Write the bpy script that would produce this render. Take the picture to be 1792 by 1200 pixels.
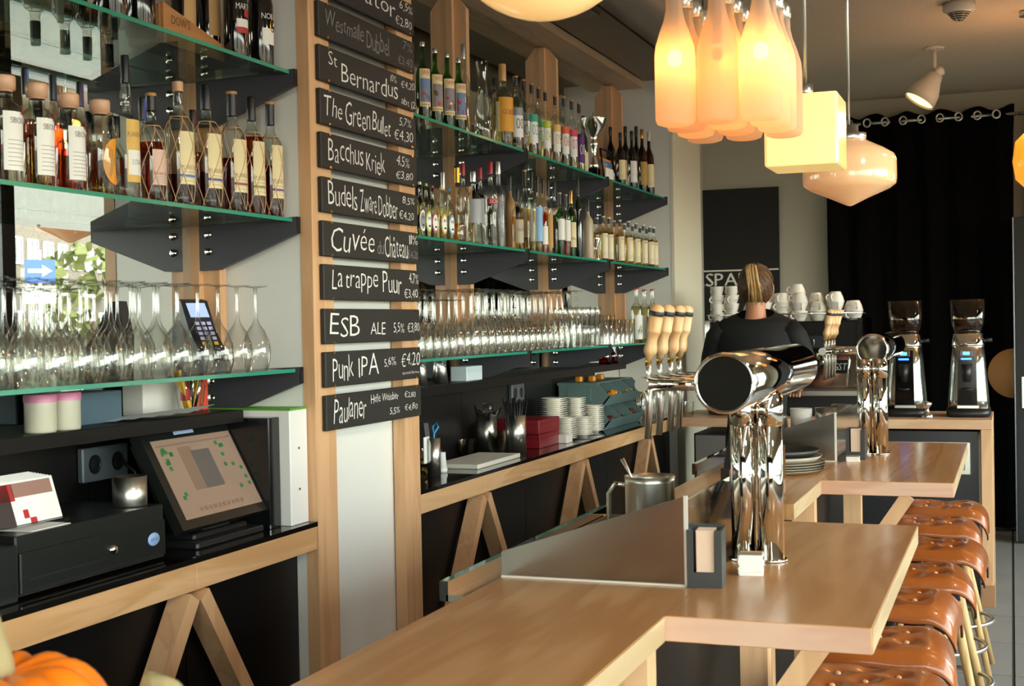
import bpy, bmesh, math, random
from mathutils import Vector, Matrix
random.seed(7)
PI=math.pi
sc=bpy.context.scene
for o in list(bpy.data.objects): bpy.data.objects.remove(o)
COL=sc.collection
# ---------------- camera, sky, light, exposure ----------------
cam_d=bpy.data.cameras.new('camera'); cam=bpy.data.objects.new('camera',cam_d); COL.objects.link(cam)
cam_d.sensor_width=36; cam_d.lens=2319*36/1792; cam_d.clip_start=.05; cam_d.clip_end=300
cam.matrix_world=Matrix(((0.935591,0.012321,0.352872,0.000000),(0.352602,0.019768,-0.935565,0.000000),(-0.018503,0.999729,0.014151,1.600000),(0.000000,0.000000,0.000000,1.000000)))
cam_d.dof.use_dof=True; cam_d.dof.focus_distance=4.6; cam_d.dof.aperture_fstop=11
sc.camera=cam
sc.view_settings.view_transform='Standard'; sc.view_settings.look='None'; sc.view_settings.gamma=1
sc.view_settings.use_curve_mapping=False; sc.view_settings.exposure=1.25
sc.cycles.use_denoising=True
sc.cycles.max_bounces=12; sc.cycles.diffuse_bounces=5; sc.cycles.glossy_bounces=8
sc.cycles.transmission_bounces=8; sc.cycles.transparent_max_bounces=64
sc.cycles.caustics_reflective=False; sc.cycles.caustics_refractive=False
sc.cycles.sample_clamp_indirect=4
W=bpy.data.worlds.new('sky'); sc.world=W; W.use_nodes=True
nt=W.node_tree; bg=nt.nodes['Background']
sk=nt.nodes.new('ShaderNodeTexSky'); sk.sky_type='NISHITA'; sk.sun_disc=False; sk.sun_elevation=math.radians(38); sk.sun_rotation=math.radians(250)
mxs=nt.nodes.new('ShaderNodeMixRGB'); mxs.inputs[0].default_value=.75; mxs.inputs[2].default_value=(4.0,3.9,3.6,1)
nt.links.new(sk.outputs[0],mxs.inputs[1]); nt.links.new(mxs.outputs[0],bg.inputs[0]); bg.inputs[1].default_value=1.55
sun=bpy.data.lights.new('sun','SUN'); sun.energy=2.2; sun.angle=.01; sun.color=(1,.93,.8)
so=bpy.data.objects.new('sun',sun); COL.objects.link(so); so.rotation_euler=Vector((.75,.45,-.62)).to_track_quat('-Z','Y').to_euler()
def portal(loc,rot,sx,sy):
    l=bpy.data.lights.new('window_portal','AREA'); l.shape='RECTANGLE'; l.size=sx; l.size_y=sy
    l.cycles.is_portal=True
    o=bpy.data.objects.new('window_portal',l); COL.objects.link(o); o.location=loc; o.rotation_euler=rot
portal((2.33,3.6,1.45),(0,PI/2,0),1.9,12.0)
portal((0.9,-2.42,1.55),(PI/2,0,0),2.8,2.1)
# ---------------- helpers ----------------
def lin(h):
    f=lambda c:(c/12.92 if c<=.04045 else ((c+.055)/1.055)**2.4)
    return tuple(f(int(h[i:i+2],16)/255) for i in (0,2,4))+(1,)
MATS={}
def new_mat(name):
    m=bpy.data.materials.new(name); m.use_nodes=True; return m,m.node_tree,m.node_tree.nodes,m.node_tree.links
def mat(name,col,rough=.5,metal=0,bump=0,bscale=60,spec=.5,coat=0,emis=None,estr=0,var=0,vscale=8,aniso=0):
    if name in MATS: return MATS[name]
    m,t,N,L=new_mat(name); b=N['Principled BSDF']
    c=lin(col) if isinstance(col,str) else tuple(col)+(1,)
    b.inputs['Base Color'].default_value=c; b.inputs['Roughness'].default_value=rough; b.inputs['Metallic'].default_value=metal
    b.inputs['Specular IOR Level'].default_value=spec; b.inputs['Coat Weight'].default_value=coat
    if emis: b.inputs['Emission Color'].default_value=lin(emis); b.inputs['Emission Strength'].default_value=estr
    if bump or var:
        tc=N.new('ShaderNodeTexCoord'); no=N.new('ShaderNodeTexNoise'); no.inputs['Scale'].default_value=bscale if bump else vscale; no.inputs['Detail'].default_value=3
        L.new(tc.outputs['Object'],no.inputs['Vector'])
        if bump:
            bp=N.new('ShaderNodeBump'); bp.inputs['Strength'].default_value=bump; bp.inputs['Distance'].default_value=.004
            L.new(no.outputs['Fac'],bp.inputs['Height']); L.new(bp.outputs[0],b.inputs['Normal'])
        if var:
            n2=N.new('ShaderNodeTexNoise'); n2.inputs['Scale'].default_value=vscale; n2.inputs['Detail'].default_value=4; L.new(tc.outputs['Object'],n2.inputs['Vector'])
            mx=N.new('ShaderNodeMixRGB'); mx.inputs[1].default_value=tuple(x*(1-var) for x in c[:3])+(1,); mx.inputs[2].default_value=tuple(min(1,x*(1+var)) for x in c[:3])+(1,)
            L.new(n2.outputs['Fac'],mx.inputs[0]); L.new(mx.outputs[0],b.inputs['Base Color'])
    MATS[name]=m; return m
def glass(name,tint,edge=None,gl=.05,rough=.02,gp=3.0,ga=.75):
    if name in MATS: return MATS[name]
    m,t,N,L=new_mat(name); N.remove(N['Principled BSDF']); out=N['Material Output']
    lw=N.new('ShaderNodeLayerWeight'); lw.inputs[0].default_value=.5
    mx=N.new('ShaderNodeMixRGB'); mx.inputs[1].default_value=lin(tint); mx.inputs[2].default_value=lin(edge or tint)
    p=N.new('ShaderNodeMath'); p.operation='POWER'; p.inputs[1].default_value=2.2; L.new(lw.outputs['Facing'],p.inputs[0]); L.new(p.outputs[0],mx.inputs[0])
    tr=N.new('ShaderNodeBsdfTransparent'); L.new(mx.outputs[0],tr.inputs[0])
    g=N.new('ShaderNodeBsdfGlossy'); g.inputs['Roughness'].default_value=rough
    q=N.new('ShaderNodeMath'); q.operation='POWER'; q.inputs[1].default_value=gp; L.new(lw.outputs['Facing'],q.inputs[0])
    r=N.new('ShaderNodeMath'); r.operation='MULTIPLY_ADD'; r.inputs[1].default_value=ga; r.inputs[2].default_value=gl; L.new(q.outputs[0],r.inputs[0])
    ms=N.new('ShaderNodeMixShader'); L.new(r.outputs[0],ms.inputs[0]); L.new(tr.outputs[0],ms.inputs[1]); L.new(g.outputs[0],ms.inputs[2])
    L.new(ms.outputs[0],out.inputs[0]); MATS[name]=m; return m
def wood(name,c1,c2,axis='Y',rough=.35,scale=1.0,coat=0.0):
    if name in MATS: return MATS[name]
    m,t,N,L=new_mat(name); b=N['Principled BSDF']; b.inputs['Roughness'].default_value=rough; b.inputs['Coat Weight'].default_value=coat; b.inputs['Coat Roughness'].default_value=.12
    tc=N.new('ShaderNodeTexCoord'); mp=N.new('ShaderNodeMapping'); s=[9*scale]*3; s['XYZ'.index(axis)]=.9*scale; mp.inputs['Scale'].default_value=s
    L.new(tc.outputs['Object'],mp.inputs[0])
    n=N.new('ShaderNodeTexNoise'); n.inputs['Scale'].default_value=1.6; n.inputs['Detail'].default_value=3; n.inputs['Distortion'].default_value=.6; L.new(mp.outputs[0],n.inputs['Vector'])
    w=N.new('ShaderNodeMath'); w.operation='MULTIPLY'; w.inputs[1].default_value=26; L.new(n.outputs['Fac'],w.inputs[0])
    si=N.new('ShaderNodeMath'); si.operation='SINE'; L.new(w.outputs[0],si.inputs[0])
    ad=N.new('ShaderNodeMath'); ad.operation='MULTIPLY_ADD'; ad.inputs[1].default_value=.16; L.new(si.outputs[0],ad.inputs[0]); L.new(n.outputs['Fac'],ad.inputs[2])
    r=N.new('ShaderNodeValToRGB'); r.color_ramp.elements[0].position=.25; r.color_ramp.elements[0].color=lin(c1); r.color_ramp.elements[1].position=.75; r.color_ramp.elements[1].color=lin(c2)
    L.new(ad.outputs[0],r.inputs[0]); L.new(r.outputs[0],b.inputs['Base Color'])
    bp=N.new('ShaderNodeBump'); bp.inputs['Strength'].default_value=.05; bp.inputs['Distance'].default_value=.001; L.new(n.outputs['Fac'],bp.inputs['Height']); L.new(bp.outputs[0],b.inputs['Normal'])
    MATS[name]=m; return m
ORD=['first','second','third','fourth','fifth','sixth','seventh','eighth','ninth','tenth','eleventh','twelfth','thirteenth','fourteenth','fifteenth','sixteenth','seventeenth','eighteenth','nineteenth','twentieth']+['twenty-'+w for w in ('first','second','third','fourth','fifth','sixth','seventh','eighth','ninth')]
class MB:
    def __init__(s): s.v=[]; s.f=[]; s.m=[]; s.sm=[]
    def add(s,vs,fs,mi=0,smooth=False):
        o=len(s.v); s.v+= [tuple(v) for v in vs]; s.f+=[tuple(i+o for i in f) for f in fs]; s.m+=[mi]*len(fs); s.sm+=[smooth]*len(fs); return s
    def box(s,x0,x1,y0,y1,z0,z1,mi=0):
        if x0>x1:x0,x1=x1,x0
        if y0>y1:y0,y1=y1,y0
        if z0>z1:z0,z1=z1,z0
        v=[(x0,y0,z0),(x1,y0,z0),(x1,y1,z0),(x0,y1,z0),(x0,y0,z1),(x1,y0,z1),(x1,y1,z1),(x0,y1,z1)]
        return s.add(v,[(0,3,2,1),(4,5,6,7),(0,1,5,4),(1,2,6,5),(2,3,7,6),(3,0,4,7)],mi)
    def bbox(s,x0,x1,y0,y1,z0,z1,b=.004,mi=0):   # box with bevelled vertical + horizontal edges (chamfer)
        if x0>x1:x0,x1=x1,x0
        if y0>y1:y0,y1=y1,y0
        if z0>z1:z0,z1=z1,z0
        def ring(i,z): return [(x0+i,y0,z),(x1-i,y0,z),(x1,y0+i,z),(x1,y1-i,z),(x1-i,y1,z),(x0+i,y1,z),(x0,y1-i,z),(x0,y0+i,z)]
        def rin(z):
            return [(x0+b*1.2,y0+b*.5,z),(x1-b*1.2,y0+b*.5,z),(x1-b*.5,y0+b*1.2,z),(x1-b*.5,y1-b*1.2,z),(x1-b*1.2,y1-b*.5,z),(x0+b*1.2,y1-b*.5,z),(x0+b*.5,y1-b*1.2,z),(x0+b*.5,y0+b*1.2,z)]
        R=[rin(z0),ring(b,z0+b*.6),ring(b,z1-b*.6),rin(z1)]
        v=sum(R,[]); f=[]
        for k in range(3):
            for i in range(8): f.append((k*8+i,k*8+(i+1)%8,(k+1)*8+(i+1)%8,(k+1)*8+i))
        f.append(tuple(range(7,-1,-1))); f.append(tuple(range(24,32)))
        return s.add(v,f,mi)
    def lathe(s,prof,n=24,cx=0,cy=0,mi=0,smooth=True,a0=0,a1=2*PI,sx=1,sy=1,capb=False,capt=False):
        full=abs(a1-a0-2*PI)<1e-6; k=n if full else n+1
        v=[];f=[]
        for r,z in prof:
            for i in range(k):
                a=a0+(a1-a0)*i/n; v.append((cx+r*math.cos(a)*sx,cy+r*math.sin(a)*sy,z))
        for j in range(len(prof)-1):
            for i in range(n):
                i2=(i+1)%k; f.append((j*k+i,j*k+i2,(j+1)*k+i2,(j+1)*k+i))
        if capb: f.append(tuple(range(k-1,-1,-1)))
        if capt: f.append(tuple((len(prof)-1)*k+i for i in range(k)))
        return s.add(v,f,mi,smooth)
    def cyl(s,r,z0,z1,n=20,cx=0,cy=0,r2=None,mi=0):
        r2=r if r2 is None else r2
        s.lathe([(r,z0),(r2,z1)],n,cx,cy,mi); k=n
        b=len(s.v)-2*k
        s.f.append(tuple(b+i for i in range(k-1,-1,-1))); s.f.append(tuple(b+k+i for i in range(k))); s.m+=[mi,mi]; s.sm+=[False,False]; return s
    def tube(s,pts,rad,n=10,mi=0,cap=True,closed=False):
        P=[Vector(p) for p in pts]; K=len(P); rs=rad if isinstance(rad,(list,tuple)) else [rad]*K
        v=[];f=[]; up=None
        for i,p in enumerate(P):
            if closed: d=(P[(i+1)%K]-P[i-1])
            else: d=(P[min(i+1,K-1)]-P[max(i-1,0)])
            d.normalize()
            if up is None:
                up=Vector((0,0,1)) if abs(d.z)<.9 else Vector((1,0,0))
            a=d.cross(up).normalized(); up=a.cross(d).normalized()
            for j in range(n):
                t=2*PI*j/n; v.append(p+a*math.cos(t)*rs[i]+up*math.sin(t)*rs[i])
        for i in range(K if closed else K-1):
            i2=(i+1)%K
            for j in range(n): f.append((i*n+j,i2*n+j,i2*n+(j+1)%n,i*n+(j+1)%n)[::-1])
        s.add(v,f,mi,True)
        if cap and not closed:
            o=len(s.v)-K*n; s.f.append(tuple(o+j for j in range(n))); s.f.append(tuple(o+(K-1)*n+j for j in range(n-1,-1,-1))); s.m+=[mi,mi]; s.sm+=[False,False]
        return s
    def bar(s,p,q,w,h,mi=0,up=(0,0,1)):
        p=Vector(p);q=Vector(q);d=(q-p).normalized();a=d.cross(Vector(up)).normalized();u=a.cross(d)
        v=[]
        for c in (p,q):
            for i,j in ((-1,-1),(1,-1),(1,1),(-1,1)): v.append(c+a*i*w/2+u*j*h/2)
        return s.add(v,[(0,1,2,3),(7,6,5,4),(0,4,5,1),(1,5,6,2),(2,6,7,3),(3,7,4,0)],mi)
    def prism(s,poly,a,b,axis='Y',mi=0):      # poly in the two other axes, extruded a..b along axis
        def mk(p,t):
            return {'Y':(p[0],t,p[1]),'X':(t,p[0],p[1]),'Z':(p[0],p[1],t)}[axis]
        n=len(poly); v=[mk(p,a) for p in poly]+[mk(p,b) for p in poly]
        f=[tuple(range(n)),tuple(range(2*n-1,n-1,-1))]+[(i,i+n,(i+1)%n+n,(i+1)%n) for i in range(n)]
        return s.add(v,f,mi)
    def quad(s,a,b,c,d,mi=0): return s.add([a,b,c,d],[(0,1,2,3)],mi)
    def move(s,d=(0,0,0),rz=0,M=None):
        M=M or (Matrix.Translation(d)@Matrix.Rotation(rz,4,'Z')); s.v=[tuple(M@Vector(v)) for v in s.v]; return s
    def mesh(s,name,mats,off=(0,0,0),fix=True):
        me=bpy.data.meshes.new(name); v=[(x-off[0],y-off[1],z-off[2]) for x,y,z in s.v]
        me.from_pydata(v,[],s.f); me.polygons.foreach_set('material_index',s.m); me.polygons.foreach_set('use_smooth',s.sm)
        for m in (mats if isinstance(mats,(list,tuple)) else [mats]): me.materials.append(m)
        if fix:
            bm=bmesh.new(); bm.from_mesh(me); bmesh.ops.recalc_face_normals(bm,faces=bm.faces[:]); bm.to_mesh(me); bm.free()
        me.update(); return me
def link(name,data,parent=None,loc=(0,0,0),rot=(0,0,0)):
    o=bpy.data.objects.new(name,data); COL.objects.link(o); o.location=loc; o.rotation_euler=rot
    if parent: o.parent=parent
    return o
def tag(o,label=None,cat=None,group=None,kind=None):
    if label:o['label']=label
    if cat:o['category']=cat
    if group:o['group']=group
    if kind:o['kind']=kind
    return o
def thing(name,label,cat,loc=(0,0,0),rz=0,group=None,kind=None):
    return tag(link(name,None,None,loc,(0,0,rz)),label,cat,group,kind)
def part(name,mb,m,parent,world=False,label=None,loc=(0,0,0),rot=(0,0,0)):
    off=tuple(parent.location) if (world and parent) else (0,0,0)
    o=link(name,mb.mesh(name,m,off),parent,loc,rot)
    if label:o['label']=label
    return o
def solo(name,mb,m,label,cat,group=None,loc=None,kind=None,rz=0):   # thing made of one mesh, vertices in world space
    loc=loc or (0,0,0); return tag(link(name,mb.mesh(name,m,loc),None,loc,(0,0,rz)),label,cat,group,kind)
def struct(name,mb,m,parent=None):
    o=link(name,mb.mesh(name,m),parent)
    if not parent:o['kind']='structure'
    return o
def dup(root,loc,rz=None,label=None,group=None,name=None):
    r=root.copy(); COL.objects.link(r); r.location=loc
    if rz is not None: r.rotation_euler=(0,0,rz)
    if label:r['label']=label
    if group:r['group']=group
    for ch in list(root.children):
        c=ch.copy(); COL.objects.link(c); c.parent=r
        for g in ch.children:
            d=g.copy(); COL.objects.link(d); d.parent=c
    return r
# ---- lettering: glyph meshes made once from Blender's own font ----
CH="ABCDEFGHIJKLMNOPQRSTUVWXYZabcdefghijklmnopqrstuvwxyz0123456789%€,.'éâ!"
GL={}
_t=[]
for ch in CH:
    cu=bpy.data.curves.new('glyph','FONT'); cu.body=ch; cu.size=1; cu.resolution_u=2; cu.offset=-.012
    o=bpy.data.objects.new('glyph',cu); COL.objects.link(o); _t.append((ch,o,cu))
dg=bpy.context.evaluated_depsgraph_get()
for ch,o,cu in _t:
    me=bpy.data.meshes.new_from_object(o.evaluated_get(dg)); vs=[(v.co.x,v.co.y) for v in me.vertices]; fs=[tuple(p.vertices) for p in me.polygons]
    x0=min(v[0] for v in vs); x1=max(v[0] for v in vs); GL[ch]=([(a-x0,b) for a,b in vs],fs,x1-x0); bpy.data.meshes.remove(me)
for ch,o,cu in _t: bpy.data.objects.remove(o); bpy.data.curves.remove(cu)
def text(s,x0,x1,y0,y1,jit=0,slant=0,bold=0,rnd=random):
    vs=[];fs=[];x=0
    for ch in s:
        if ch==' ': x+=.3; continue
        g=GL[ch]; o=len(vs); dy=rnd.uniform(-1,1)*jit; k=1+rnd.uniform(-1,1)*jit*1.2; ro=rnd.uniform(-1,1)*jit*.8
        for a,b in g[0]:
            a2=a*k+slant*b; b2=b*k+dy; vs.append((x+a2*math.cos(ro)-b2*math.sin(ro),a2*math.sin(ro)+b2*math.cos(ro)))
        fs+=[tuple(i+o for i in f) for f in g[1]]; x+=g[2]*k+.085
    a0=min(v[0] for v in vs);a1=max(v[0] for v in vs);b0=min(v[1] for v in vs);b1=max(v[1] for v in vs)
    sx=(x1-x0)/(a1-a0); sy=(y1-y0)/max(b1-b0,1e-3)
    return [(x0+(a-a0)*sx,y0+(b-b0)*sy) for a,b in vs],fs
def textmb(mb,s,fn,box,mi=0,**k):
    v,f=text(s,*box,**k); mb.add([fn(a,b) for a,b in v],f,mi); return mb
# ---- materials ----
white=mat('white_paint','dedacd',.55); cream=mat('cream_paint','e2dcc6',.5)
panelwhite=mat('white_gloss_panel','e8e7df',.3)
ceilm=mat('stipple_plaster','c4b8a6',.9,bump=.9,bscale=90,var=.12,vscale=60)
maple=wood('maple_along','c99a68','dfb586','Y',.33); maplez=wood('maple_upright','cf9f74','deb184','Z',.45); maplex=wood('maple_across','cfa27c','e0b994','X',.4)
bartop=wood('maple_bar_top','b57e48','c99562','Y',.26,.55,coat=.2)
black=mat('black_laminate','070505',.45,spec=.3); blackgl=mat('black_gloss','0b0b0c',.08,spec=.6); anth=mat('anthracite_board','3d3c42',.5,bump=.2,bscale=200)
blackpl=mat('black_plastic','161718',.4); darkmetal=mat('dark_metal','2a2c30',.4,metal=.6)
steel=mat('brushed_steel','d6d4cc',.31,metal=1); chrome=mat('polished_chrome','eceae4',.04,metal=1); steeldark=mat('brushed_panel_steel','aaa39b',.2,metal=1)
brass=mat('brass','c8a04a',.25,metal=1); handlewood=wood('turned_pale_wood','cf9d66','e3bb88','Z',.4,2.5)
mirrorm=mat('mirror_silver','dfe3e0',.0,metal=1)
leather=mat('tan_leather','9a5220',.28,bump=.15,bscale=120,coat=.35,var=.18,vscale=9)
shelfglass=glass('shelf_glass','e9f3ee','b8d8cc',.06,.0,3.5,.75)
edgeglass=mat('green_glass_edge','2f8f74',.12,spec=.8)
wineglass=glass('clear_stemware','fdfdfb','b4b8b0',.07,.05,1.6,.6)
chalk=mat('chalk_lettering','e9e7df',.9); chalkdim=mat('faded_chalk_lettering','8e8b86',.9)
board=mat('chalkboard','23211e',.6,bump=.1,bscale=40)
porcelain=mat('white_porcelain','f2ede2',.12,coat=.5)
paper=mat('white_paper','ecebe6',.7)
# ---------------- the setting ----------------
YB=10.6; ZC=3.28
floorm=mat('grey_tile','858480',.45,var=.1,vscale=5)
fl=thing('floor',None,None,kind='structure'); del fl['kind']; fl['kind']='structure'
part('grout',MB().box(-2.5,2.5,-2.6,YB,-.06,-.006),mat('dark_grout','3b3a38',.9),fl)
mb=MB().box(-.303,.303,-.303,.303,-.006,0); tm=mb.mesh('tile',floorm)
for i in range(-4,5):
    for j in range(-4,18):
        x=.3+i*.62;y=.36+j*.62
        if abs(x)<2.4 and -2.4<y<YB: link('tile',tm,fl,(x,y,0))
struct('ceiling',MB().box(-2.5,2.5,-2.6,YB+.1,ZC,ZC+.1),ceilm)
struct('wall_left',MB().box(-2.45,-2.32,-2.6,YB,0,ZC),white)
struct('wall_back',MB().box(-2.45,2.5,YB,YB+.1,-.06,ZC),mat('grey_green_wall','b9b7a8',.7))
# window wall to the street (right) and the shop front behind the viewer
stucco=mat('stucco','b5a68e',.9,bump=.6,bscale=80)
struct('wall_right',MB().box(2.4,2.5,-2.6,YB,2.5,ZC).box(2.4,2.5,-2.6,YB,0,.5).box(2.4,2.5,9.6,YB,.5,2.5).box(2.4,2.5,-2.6,-2.4,.5,2.5),stucco)
struct('wall_front',MB().box(-2.45,2.5,-2.6,-2.5,2.6,ZC).box(-2.45,2.5,-2.6,-2.5,0,.5).box(-2.45,-.5,-2.6,-2.5,.5,2.6).box(2.3,2.5,-2.6,-2.5,.5,2.6),mat('dark_entrance_wall','0e0c0a',.7))
framem=mat('dark_window_frame','1d1a17',.4); panem=glass('window_pane','f6f9f6','d8e4dc',.03,.0)
for k,(y0,y1) in enumerate([(-2.4,-.4),(-.4,1.6),(1.6,3.6),(3.6,5.6),(5.6,7.95),(7.95,9.6)]):
    w=thing('window_%d'%(k+1),None,None,(2.43,y0,.5),kind='structure')
    part('window_frame',MB().box(2.4,2.48,y0,y0+.07,.5,2.5).box(2.4,2.48,y1-.07,y1,.5,2.5).box(2.4,2.48,y0,y1,.5,.57).box(2.4,2.48,y0,y1,2.44,2.5).box(2.4,2.48,y0,y1,1.02,1.07),framem,w,True)
    part('pane',MB().box(2.438,2.444,y0+.07,y1-.07,1.07,2.44),panem,w,True); part('pane',MB().box(2.438,2.444,y0+.07,y1-.07,.57,1.02),panem,w,True)
for k,(x0,x1) in enumerate([(-.5,.9),(.9,2.3)]):
    w=thing('window_%d'%(k+7),None,None,(x0,-2.55,.5),kind='structure')
    part('window_frame',MB().box(x0,x0+.06,-2.58,-2.5,.5,2.6).box(x1-.06,x1,-2.58,-2.5,.5,2.6).box(x0,x1,-2.58,-2.5,.5,.57).box(x0,x1,-2.58,-2.5,2.53,2.6),framem,w,True)
    part('pane',MB().box(x0+.06,x1-.06,-2.545,-2.54,.57,2.53),panem,w,True)
# partition columns between the shelf bays
def partition(y0,y1,n):
    xf=-1.93; t=thing('trim_%d'%n,None,None,((-2.3+xf)/2,(y0+y1)/2,0),kind='structure')
    part('side_panel',MB().box(-2.315,xf-.04,y0+.002,y0+.02,0,ZC),panelwhite,t,True)
    part('side_panel',MB().box(-2.315,xf-.04,y1-.02,y1-.002,0,ZC),panelwhite,t,True)
    if n==1:
        part('front_panel',MB().box(xf-.06,xf-.045,y0+.05,y1-.05,0,ZC),panelwhite,t,True)
        part('post',MB().box(xf-.04,xf,y0,y0+.125,0,ZC),maplez,t,True); part('post',MB().box(xf-.04,xf,y1-.125,y1,0,ZC),maplez,t,True)
    else: part('front_panel',MB().box(xf-.04,xf-.02,y0,y1,0,ZC),cream,t,True)
partition(3.46,4.19,1); partition(8.05,8.82,2)
# mirrors
for y0,y1,d in ((.4,3.46,'tall wall mirror behind the left bay of shelves'),(4.19,8.05,'tall wall mirror behind the right bay of shelves')):
    t=thing('wall_mirror',d,'mirror',(-2.31,(y0+y1)/2,1.37))
    part('mirror_glass',MB().box(-2.312,-2.30,y0,y1,1.372,3.05),mirrorm,t,True)
# horizontal batten and ducts over the mirrors
solo('ceiling_batten',MB().box(-2.31,-2.13,4.19,8.05,3.055,3.1),wood('dull_maple','b99d7e','c9ad8c','Y',.5),'pale horizontal board running along the top of the right mirror','board')
solo('ceiling_batten',MB().box(-2.31,-2.13,-1,3.46,3.055,3.1),MATS['dull_maple'],'pale horizontal board along the top of the left mirror','board')
t=thing('ventilation_duct','brown rectangular duct with a raised access panel under the ceiling','duct',(-1.98,4,3.1))
part('duct_body',MB().box(-2.12,-1.82,-1.5,8.3,3.1,ZC-.005),mat('duct_brown','857866',.5,metal=.3),t,True)
part('access_panel',MB().bbox(-2.09,-1.85,5.0,6.2,3.085,3.1),mat('duct_brown2','8d806d',.45,metal=.3),t,True)
t=thing('flexible_duct','silvery ribbed flexible duct running along the ceiling','duct',(-1.62,4,3.1))
pr=[]; y=-1.5; k=0
while y<8.3: pr.append((.125+(.010 if k%2 else 0),y)); y+=.05; k+=1
mb=MB(); mb.lathe(pr,18); mb.v=[(-1.63+a,c,3.13+b) for a,b,c in mb.v]
part('ribbed_sleeve',mb,mat('silver_foil','8d8479',.45,metal=.7),t,True)
solo('ventilation_box',MB().bbox(.9,1.9,4.2,6.4,2.75,ZC-.004,.01),mat('teal_grey_sheet','222e2e',.9),'grey-teal ventilation box under the ceiling, seen in the left mirror','duct')
# ---------------- back bar: brackets, posts, glass shelves ----------------
ZS=(1.483,1.92,2.348); XF=-1.95; nm={0:'lowest',1:'middle',2:'top'}
posts=[(2.12,'at the left edge of the photo'),(3.405,'just left of the chalkboard column'),(5.375,'at the first post right of the chalkboards'),(6.60,'at the second post right of the chalkboards'),(7.84,'at the last post, by the end column')]
bolt=MB().lathe([(0,.0),(.007,-.001),(.0115,-.004),(.012,-.006),(0,-.006)],12); bolt.v=[(a,c,b) for a,b,c in bolt.v]; boltm=bolt.mesh('bolt',chrome)
for yb,d in posts:
    pt=solo('wooden_post',MB().prism([(-2.30,1.372),(-2.215,1.372),(-2.215,2.985),(-2.265,3.045),(-2.30,3.045)],yb,yb+.035).box(-2.30,-2.272,yb-.023,yb,1.5,3.045),maplez,'upright maple post on the mirror '+d,'post',loc=(-2.26,yb,1.372),group='maple posts on the mirrors')
    for lv in range(3):
        z=ZS[lv]-.012
        t=thing('shelf_bracket','dark board bracket under the %s glass shelf %s'%(nm[lv],d),'bracket',(-2.1,yb-.009,z),group='dark shelf brackets')
        hh=.13
        part('bracket_board',MB().prism([(-2.27,z+.004),(XF+.012,z+.016),(XF+.012,z-.032),(-2.205,z-hh),(-2.27,z-hh)],yb-.02,yb-.001),anth,t,True)
        part('edge_strip',MB().box(XF+.012,XF+.014,yb-.02,yb-.001,z-.032,z+.016),black,t,True)
        for dz in (-.025,-.075): link('bolt',boltm,t,(-2.238+2.1,-.009,dz))
segs=[(.5,2.10,'beyond the left edge'),(2.125,3.38,'left bay'),(4.2,5.352,'right bay, next to the chalkboards'),(5.38,6.577,'right bay, middle section'),(6.605,7.815,'right bay, far section')]
for y0,y1,d in segs:
    for lv in range(3):
        mb=MB().box(-2.298,XF-.001,y0,y1,ZS[lv]-.011,ZS[lv]-.0005,0); mb.box(XF-.001,XF+.0005,y0,y1,ZS[lv]-.011,ZS[lv]-.0005,1)
        me=mb.mesh('glass_shelf',[shelfglass,edgeglass],((-2.12),(y0+y1)/2,ZS[lv]))
        tag(link('glass_shelf',me,None,(-2.12,(y0+y1)/2,ZS[lv])),'%s green-edged glass shelf, %s'%(nm[lv],d),'shelf','green-edged glass shelves')
# chalkboards
BT=[[('Imperator',.05,.78,.2,.8,1),('6,5%',.83,.98,.62,.95,1),('€2,80',.78,.97,.1,.45,1)],
[('Westmalle',.06,.43,.3,.85,0),('Dubbel',.46,.70,.15,.85,0),('7%',.86,.97,.62,.92,0),('€3,40',.80,.97,.1,.42,0)],
[('St',.08,.16,.5,.9,1),('Bernardus',.20,.79,.12,.72,1),('10%',.71,.78,.68,.92,1),('€4,20',.83,.99,.6,.9,1),('abt 12',.83,.99,.08,.32,1)],
[('The',.03,.20,.25,.85,1),('Green',.23,.48,.12,.85,1),('Bullet',.50,.70,.14,.82,1),('5,7%',.80,.94,.6,.9,1),('€4,30',.74,.96,.1,.5,1)],
[('Bacchus',.06,.40,.2,.86,1),('Kriek',.43,.63,.12,.82,1),('4,5%',.76,.91,.55,.9,1),('€3,80',.75,.95,.12,.42,1)],
[('Budels',.05,.33,.18,.92,1),('Zware',.36,.53,.16,.85,1),('Dobber',.55,.76,.1,.82,1),('8,5%',.82,.96,.6,.88,1),('€4,20',.78,.95,.12,.42,1)],
[('Cuvée',.07,.50,.15,.9,1),('du',.53,.60,.2,.6,0),('Château',.61,.87,.12,.8,1),('11%',.89,.99,.6,.92,1),('€4,20',.87,.99,.12,.42,0)],
[('La',.07,.17,.3,.85,1),('trappe',.20,.53,.2,.8,1),('Puur',.58,.79,.22,.92,1),('4,7%',.88,.99,.55,.92,1),('€3,40',.82,.98,.08,.4,1)],
[('ESB',.04,.33,.18,.88,1),('ALE',.44,.60,.22,.6,1),('5,5%',.69,.81,.22,.58,1),('€3,80',.85,.99,.22,.58,1)],
[('Punk',.06,.26,.14,.9,1),('IPA',.31,.52,.2,.9,1),('5,6%',.58,.71,.42,.75,1),('€4,20',.77,.99,.4,.85,1),('special brew',.78,.98,.14,.26,1)],
[('Paulaner',.06,.38,.16,.88,1),('Hefe',.43,.53,.6,.88,1),('Weissbier',.55,.73,.62,.88,1),('5,5%',.63,.74,.16,.4,1),('€2,80',.80,.93,.62,.85,1),('€4,80',.80,.95,.2,.46,1)]]
ztops=[2.703,2.574,2.444,2.314,2.184,2.051,1.92,1.79,1.657,1.527,1.397]
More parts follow.
